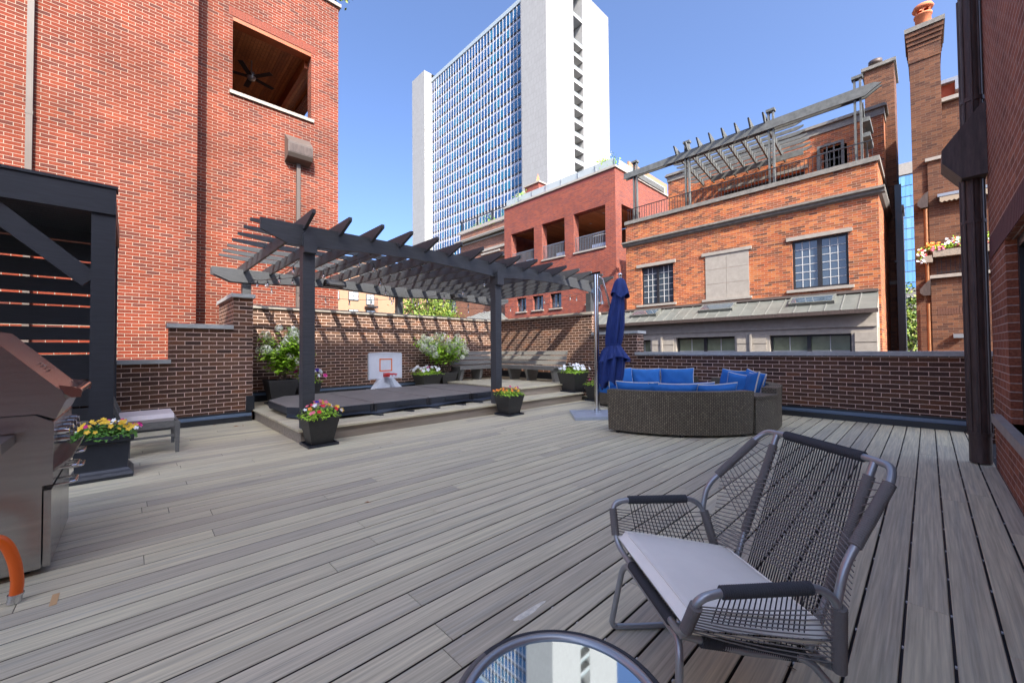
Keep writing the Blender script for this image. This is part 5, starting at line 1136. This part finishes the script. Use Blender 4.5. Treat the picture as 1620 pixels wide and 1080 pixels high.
b = MB(); b.box(XC-.09, XC+.02, -3.4, -.09, 3.10, 3.19); b.build('balcony_ledge', m_stone, t)
# awning
b = MB(); b.box(XC-.18, XC-.001, -3.2, -.28, 5.36, 5.44); aw = b.build('awning', m_graphite, t)
b = MB(); y = -.32
while y > -3.1: b.prism([(y, 5.355), (y-.09, 5.355), (y-.09, 5.23), (y-.045, 5.19), (y, 5.23)], XC-.17, XC-.165, 'x'); y -= .09
b.build('valance', m_awn, aw)
b = MB(); b.box(XC-.05, XC-.03, -3.3, -.22, 3.74, 3.78); b.box(XC-.05, XC-.03, -3.3, -.22, 3.24, 3.26); y = -.23
while y > -3.2: b.box(XC-.046, XC-.034, y-.012, y, 3.19, 3.74); y -= .085
b.build('railing', m_black, t)
b = MB(); b.tube([(XC-.10, -.04, 5.1), (XC-.10, -.04, 3.0)], .04, 10); b.tube([(XC-.06, -.04, 2.4), (XC-.06, -.04, -4)], .035, 10); b.build('downspout', mat('copper_pipe', (.28, .12, .05), .45, metal=.5, noise=(3, .3)), t)
for z in (5.13, 2.62): b = MB(); b.prism([(.12, z+.18), (.12, z+.08), (.05, z), (-.09, z), (-.10, z+.45), (-.02, z+.38)], XC-.2, XC-.001, 'x'); b.build('rain_head', m_bronze, t)
b = MB(); b.box(XC-.14, XC-.001, -.72, -.50, 1.40, 1.51); b.build('wall_light', m_graphite, t)
b = MB(); y = -.22
while y > -1.6: b.box(XC-.004, XC-.001, y-.04, y, 2.06, 2.25); y -= .052
b.build('soldier_course', mat('umber_soldier', (.12, .05, .03), .8, noise=(20, .2)), t)
t = thing('flower_box', 'overflowing balcony flower box of mixed bright flowers beside the chimney', 'flower box', (XC-.1, -.6, 3.6))
b = MB(); b.box(XC-.22, XC-.055, -2.6, -.16, 3.68, 3.86); b.build('box', m_fascia, t); b = MB(); b.box(XC-.21, XC-.053, -.155, .03, 3.55, 3.74); b.build('box', m_fascia, t)
rr = random.Random(61); f_ = MB()
for i in range(1500):
    y = rr.uniform(-2.6, .14); z = 3.90+.13*rr.random()+(.18 if y < -.55 else 0)*rr.random()-(.3*rr.random() if y > -.0 else 0); leaf(f_, (XC-.14+rr.gauss(0, .05), y, z), (-1, rr.uniform(-1, 1), rr.random()), .05, .03, rr)
f_.build('foliage', m_leaf, t)
for mt, n, y0, y1, z0, z1 in ((m_org, 22, -.30, -.05, 3.98, 4.1), (m_wht, 40, -.9, -.4, 4.0, 4.15), (m_pink, 26, -.38, -.08, 3.86, 3.98), (m_redp, 12, -.02, .13, 3.75, 3.95), (m_wht, 26, -.02, .15, 3.55, 3.95), (m_redp, 5, -.6, -.5, 4.02, 4.15), (m_wht, 60, -2.4, -.6, 4.0, 4.2), (m_pink, 30, -2.4, -.6, 3.9, 4.2)):
    f = MB()
    for i in range(n): flower(f, (XC-.2+rr.uniform(-.03, .03), rr.uniform(y0, y1), rr.uniform(z0, z1)), (-1, rr.uniform(-.4, .4), .3), .03, rr)
    f.build('blossoms', mt, t)

# ------------------------------------------------------------------ beyond the gangway
t = thing('glass_tower', 'distant blue glass tower seen through the narrow alley', 'tower', (75, 2, 0))
b = MB(); m_gt = islandmat('blue_curtain_glass', [(.10, .28, .55), (.14, .35, .62), (.08, .24, .5), (.2, .42, .66)], .1, spec=1)
for j in range(16):
    for k in range(9): b.box(70, 70.2, .2+k*.42-1.2, .2+k*.42-1.2+.4, 22.6-1.35*(j+1)+.12, 22.6-1.35*j)
b.build('glazing', m_gt, t); b = MB(); b.box(70.1, 80, -2, 3, -4, 22.7); b.build('slab', m_graphite, t); b = MB(); b.box(69.9, 80, -2, 3, 22.75, 24.2); b.build('parapet', m_stone, t)
t = thing('stone_building', 'low grey stone building at the end of the alley', 'building', (60, 1.5, 0))
b = MB(); b.box(58, 62, .0, 3, -4, 7.2); b.build('wall', m_stoned, t)
for z in (6.0, 4.2): b = MB(); b.box(57.9, 57.99, .95, 1.35, z-.5, z+.35); w_ = b.build('window', m_white, t); b = MB(); b.box(57.86, 57.89, 1.0, 1.3, z-.4, z+.28); b.build('pane', m_glassb, w_)
b = MB(); b.box(57.7, 57.99, 0, 3, 5.1, 5.3); b.build('cornice', m_stoned, t)
t = thing('grey_pier', 'narrow grey stone pier with cornice beside the glass tower', 'pier', (24, .75, 0))
b = MB(); b.box(24, 25, .62, .84, -4.5, 7.0); b.build('shaft', m_stone, t); b = MB(); b.box(23.93, 25, .58, .87, 7.002, 7.28); b.build('cornice', m_stone, t)
t = thing('brick_building', 'distant tan brick apartment block with black balconies under the pergola beam', 'building', (32, 75, 0))
YT = 52.0
def tanw(x0, x1, z0, z1): b = MB(); b.box(x0, x1, YT-.06, YT-.001, z0, z1); w_ = b.build('window', m_black, t); b = MB(); xm, zm = (x0+x1)/2, (z0+z1)/2
for _ in (0,):
    b = MB(); b.box(15, 38.5, YT, 60, -4.5, 13.5); b.build('wall', m_tan, t)
def bigwin(x0, x1, z0, z1):
    b = MB(); b.box(x0, x1, YT-.08, YT-.002, z0, z1); w_ = b.build('window', m_black, t); xm, zm = (x0+x1)/2, (z0+z1)/2; b = MB()
    for a, c in ((x0+.08, xm-.04), (xm+.04, x1-.08)):
        for e, g in ((z0+.08, zm-.04), (zm+.04, z1-.08)): b.box(a, c, YT-.11, YT-.082, e, g)
    b.build('pane', mat('pale_glass', (.5, .55, .55), .1, spec=.8) if 'pale_glass' not in bpy.data.materials else bpy.data.materials['pale_glass'], w_)
def tp(x, y):   # pixel on the tan facade plane -> x, z
    d_ = CR*((x-810)/FPX)+CD*((y-540)/FPX)+CF; k = YT/d_.y; return d_.x*k, HC+d_.z*k
for (xa, ya, xb2, yb2) in ((551, 460.5, 567, 476), (551, 440, 567, 447), (530, 459, 536.5, 474.5), (578, 440, 593, 446), (551, 489, 567, 500), (579, 490, 593, 500)):
    p, q_ = tp(xa, ya), tp(xb2, yb2); bigwin(p[0], q_[0], q_[1], p[1])
p, q_ = tp(579, 465), tp(592, 483); bigwin(p[0], q_[0], q_[1], p[1]); b = MB(); pz0 = tp(576, 484.5)[1]; x0, x1 = tp(576, 484)[0], tp(592, 484)[0]; b.box(x0, x1, YT-1.3, YT-.12, pz0-.2, pz0)
b.box(x0, x1, YT-1.3, YT-1.25, pz0+1.0, pz0+1.06); xx = x0
while xx < x1: b.box(xx, xx+.04, YT-1.29, YT-1.26, pz0, pz0+1); xx += .16
b.build('balcony', m_black, t)
# ------------------------------------------------------------------ trees
def tree(label, base, h_trunk, c, rad, n, seed, L=.22, group=None):
    t = thing('tree', label, 'tree', base, group=group); rr = random.Random(seed); b = MB(); B = Vector(base); Cn = Vector(c)
    top = Vector((Cn.x, Cn.y, Cn.z)); b.tube([B, B.lerp(top, .35)+Vector((.1, .05, 0)), B.lerp(top, .7), top], [.28, .2, .13, .05], 8)
    cl = []
    for k in range(34):
        v = Vector((rr.gauss(0, 1), rr.gauss(0, 1), rr.gauss(0, 1))).normalized()*rr.uniform(.35, 1); p = Cn+Vector((v.x*rad[0], v.y*rad[1], v.z*rad[2])); cl.append((p, rr.uniform(.25, .5)))
        s_ = B.lerp(top, rr.uniform(.55, .95)); b.tube([s_, s_.lerp(p, .5)+Vector((0, 0, .15)), p], [.06, .035, .012], 5)
    b.build('trunk', m_bark, t); f = MB()
    for i in range(n):
        p, r_ = cl[rr.randrange(len(cl))]; m_ = min(rad); q_ = p+Vector((rr.gauss(0, r_*m_*.5), rr.gauss(0, r_*m_*.5), rr.gauss(0, r_*m_*.42))); leaf(f, q_, (rr.uniform(-1, 1), rr.uniform(-1, 1), rr.uniform(-.2, 1)), L*rr.uniform(.7, 1.3), L*.55, rr)
    f.build('crown', m_leaft, t)
GT = 'trees beyond the rear wall'
tree('leafy tree left of the rear pergola post beyond the wall', (16.5, 27, -4.5), 3, (16.5, 27, 3.6), (2.2, 2.2, 2.6), 5200, 71, group=GT)
tree('leafy tree between the rear pergola post and the brown building', (20.2, 30, -4.5), 3, (20.2, 30, 3.8), (2.6, 2.6, 2.6), 6000, 72, group=GT)
tree('light green tree standing at the end of the narrow alley', (36, 1.0, -4.5), 3, (36, 1.0, 2.4), (1.5, .9, 2.6), 3000, 73)
tree('tree top leaning over the upper right corner of the left building', (3.0, 13.2, 11.0), 8, (4.3, 12.6, 12.9), (.95, .9, 1.1), 1500, 74, L=.13)

# worn patch in a board and a leftover tan strip by the grill
rr = random.Random(4); b = MB(); n = 18; pts = []
for k in range(n):
    a = 2*math.pi*k/n; q_ = 1+.35*math.sin(3*a+1)*rr.random(); pts.append((.10*math.cos(a)*q_, .016*math.sin(a)*q_, 0))
b.q(pts); o = b.build('worn_patch', mat('bare_patch', (.72, .68, .54), .9, noise=(30, .25)), None); o.location = (1.30, 1.255, .0012); tag(o, 'pale peeled patch in a deck board behind the glass table', 'scuff')
b = MB(); b.box(-.012, .012, -.062, .062, .0005, .002); o = b.build('wood_strip', mat('bare_pine', (.55, .33, .15), .8), None); o.location = (-.255, 2.90, 0); tag(o, 'short tan wood strip between two boards near the grill', 'wood strip')

lm2 = mat('leaf_scrap', (.10, .06, .03), .9); first = None; rr = random.Random(12)
for (x, y) in ((2.2, 4.6), (3.1, 4.9), (2.7, 3.7), (1.1, 6.3), (4.0, 4.4), (2.0, 2.3), (1.75, .35), (5.2, 4.7), (.9, 4.4), (3.6, 1.2), (4.8, .3), (1.2, 7.2)):
    if first is None:
        b = MB(); b.q([(0, 0, .002), (.014, .004, .006), (.034, 0, .003), (.018, -.006, .004)]); first = b.build('leaf_scrap', lm2, None); o = first
    else: o = first.copy(); C.objects.link(o)
    o.location = (x, y, .001); o.rotation_euler = (0, 0, rr.random()*6); tag(o, 'tiny dark leaf scrap lying on the open deck boards', 'leaf scrap', 'leaf scraps scattered over the deck')
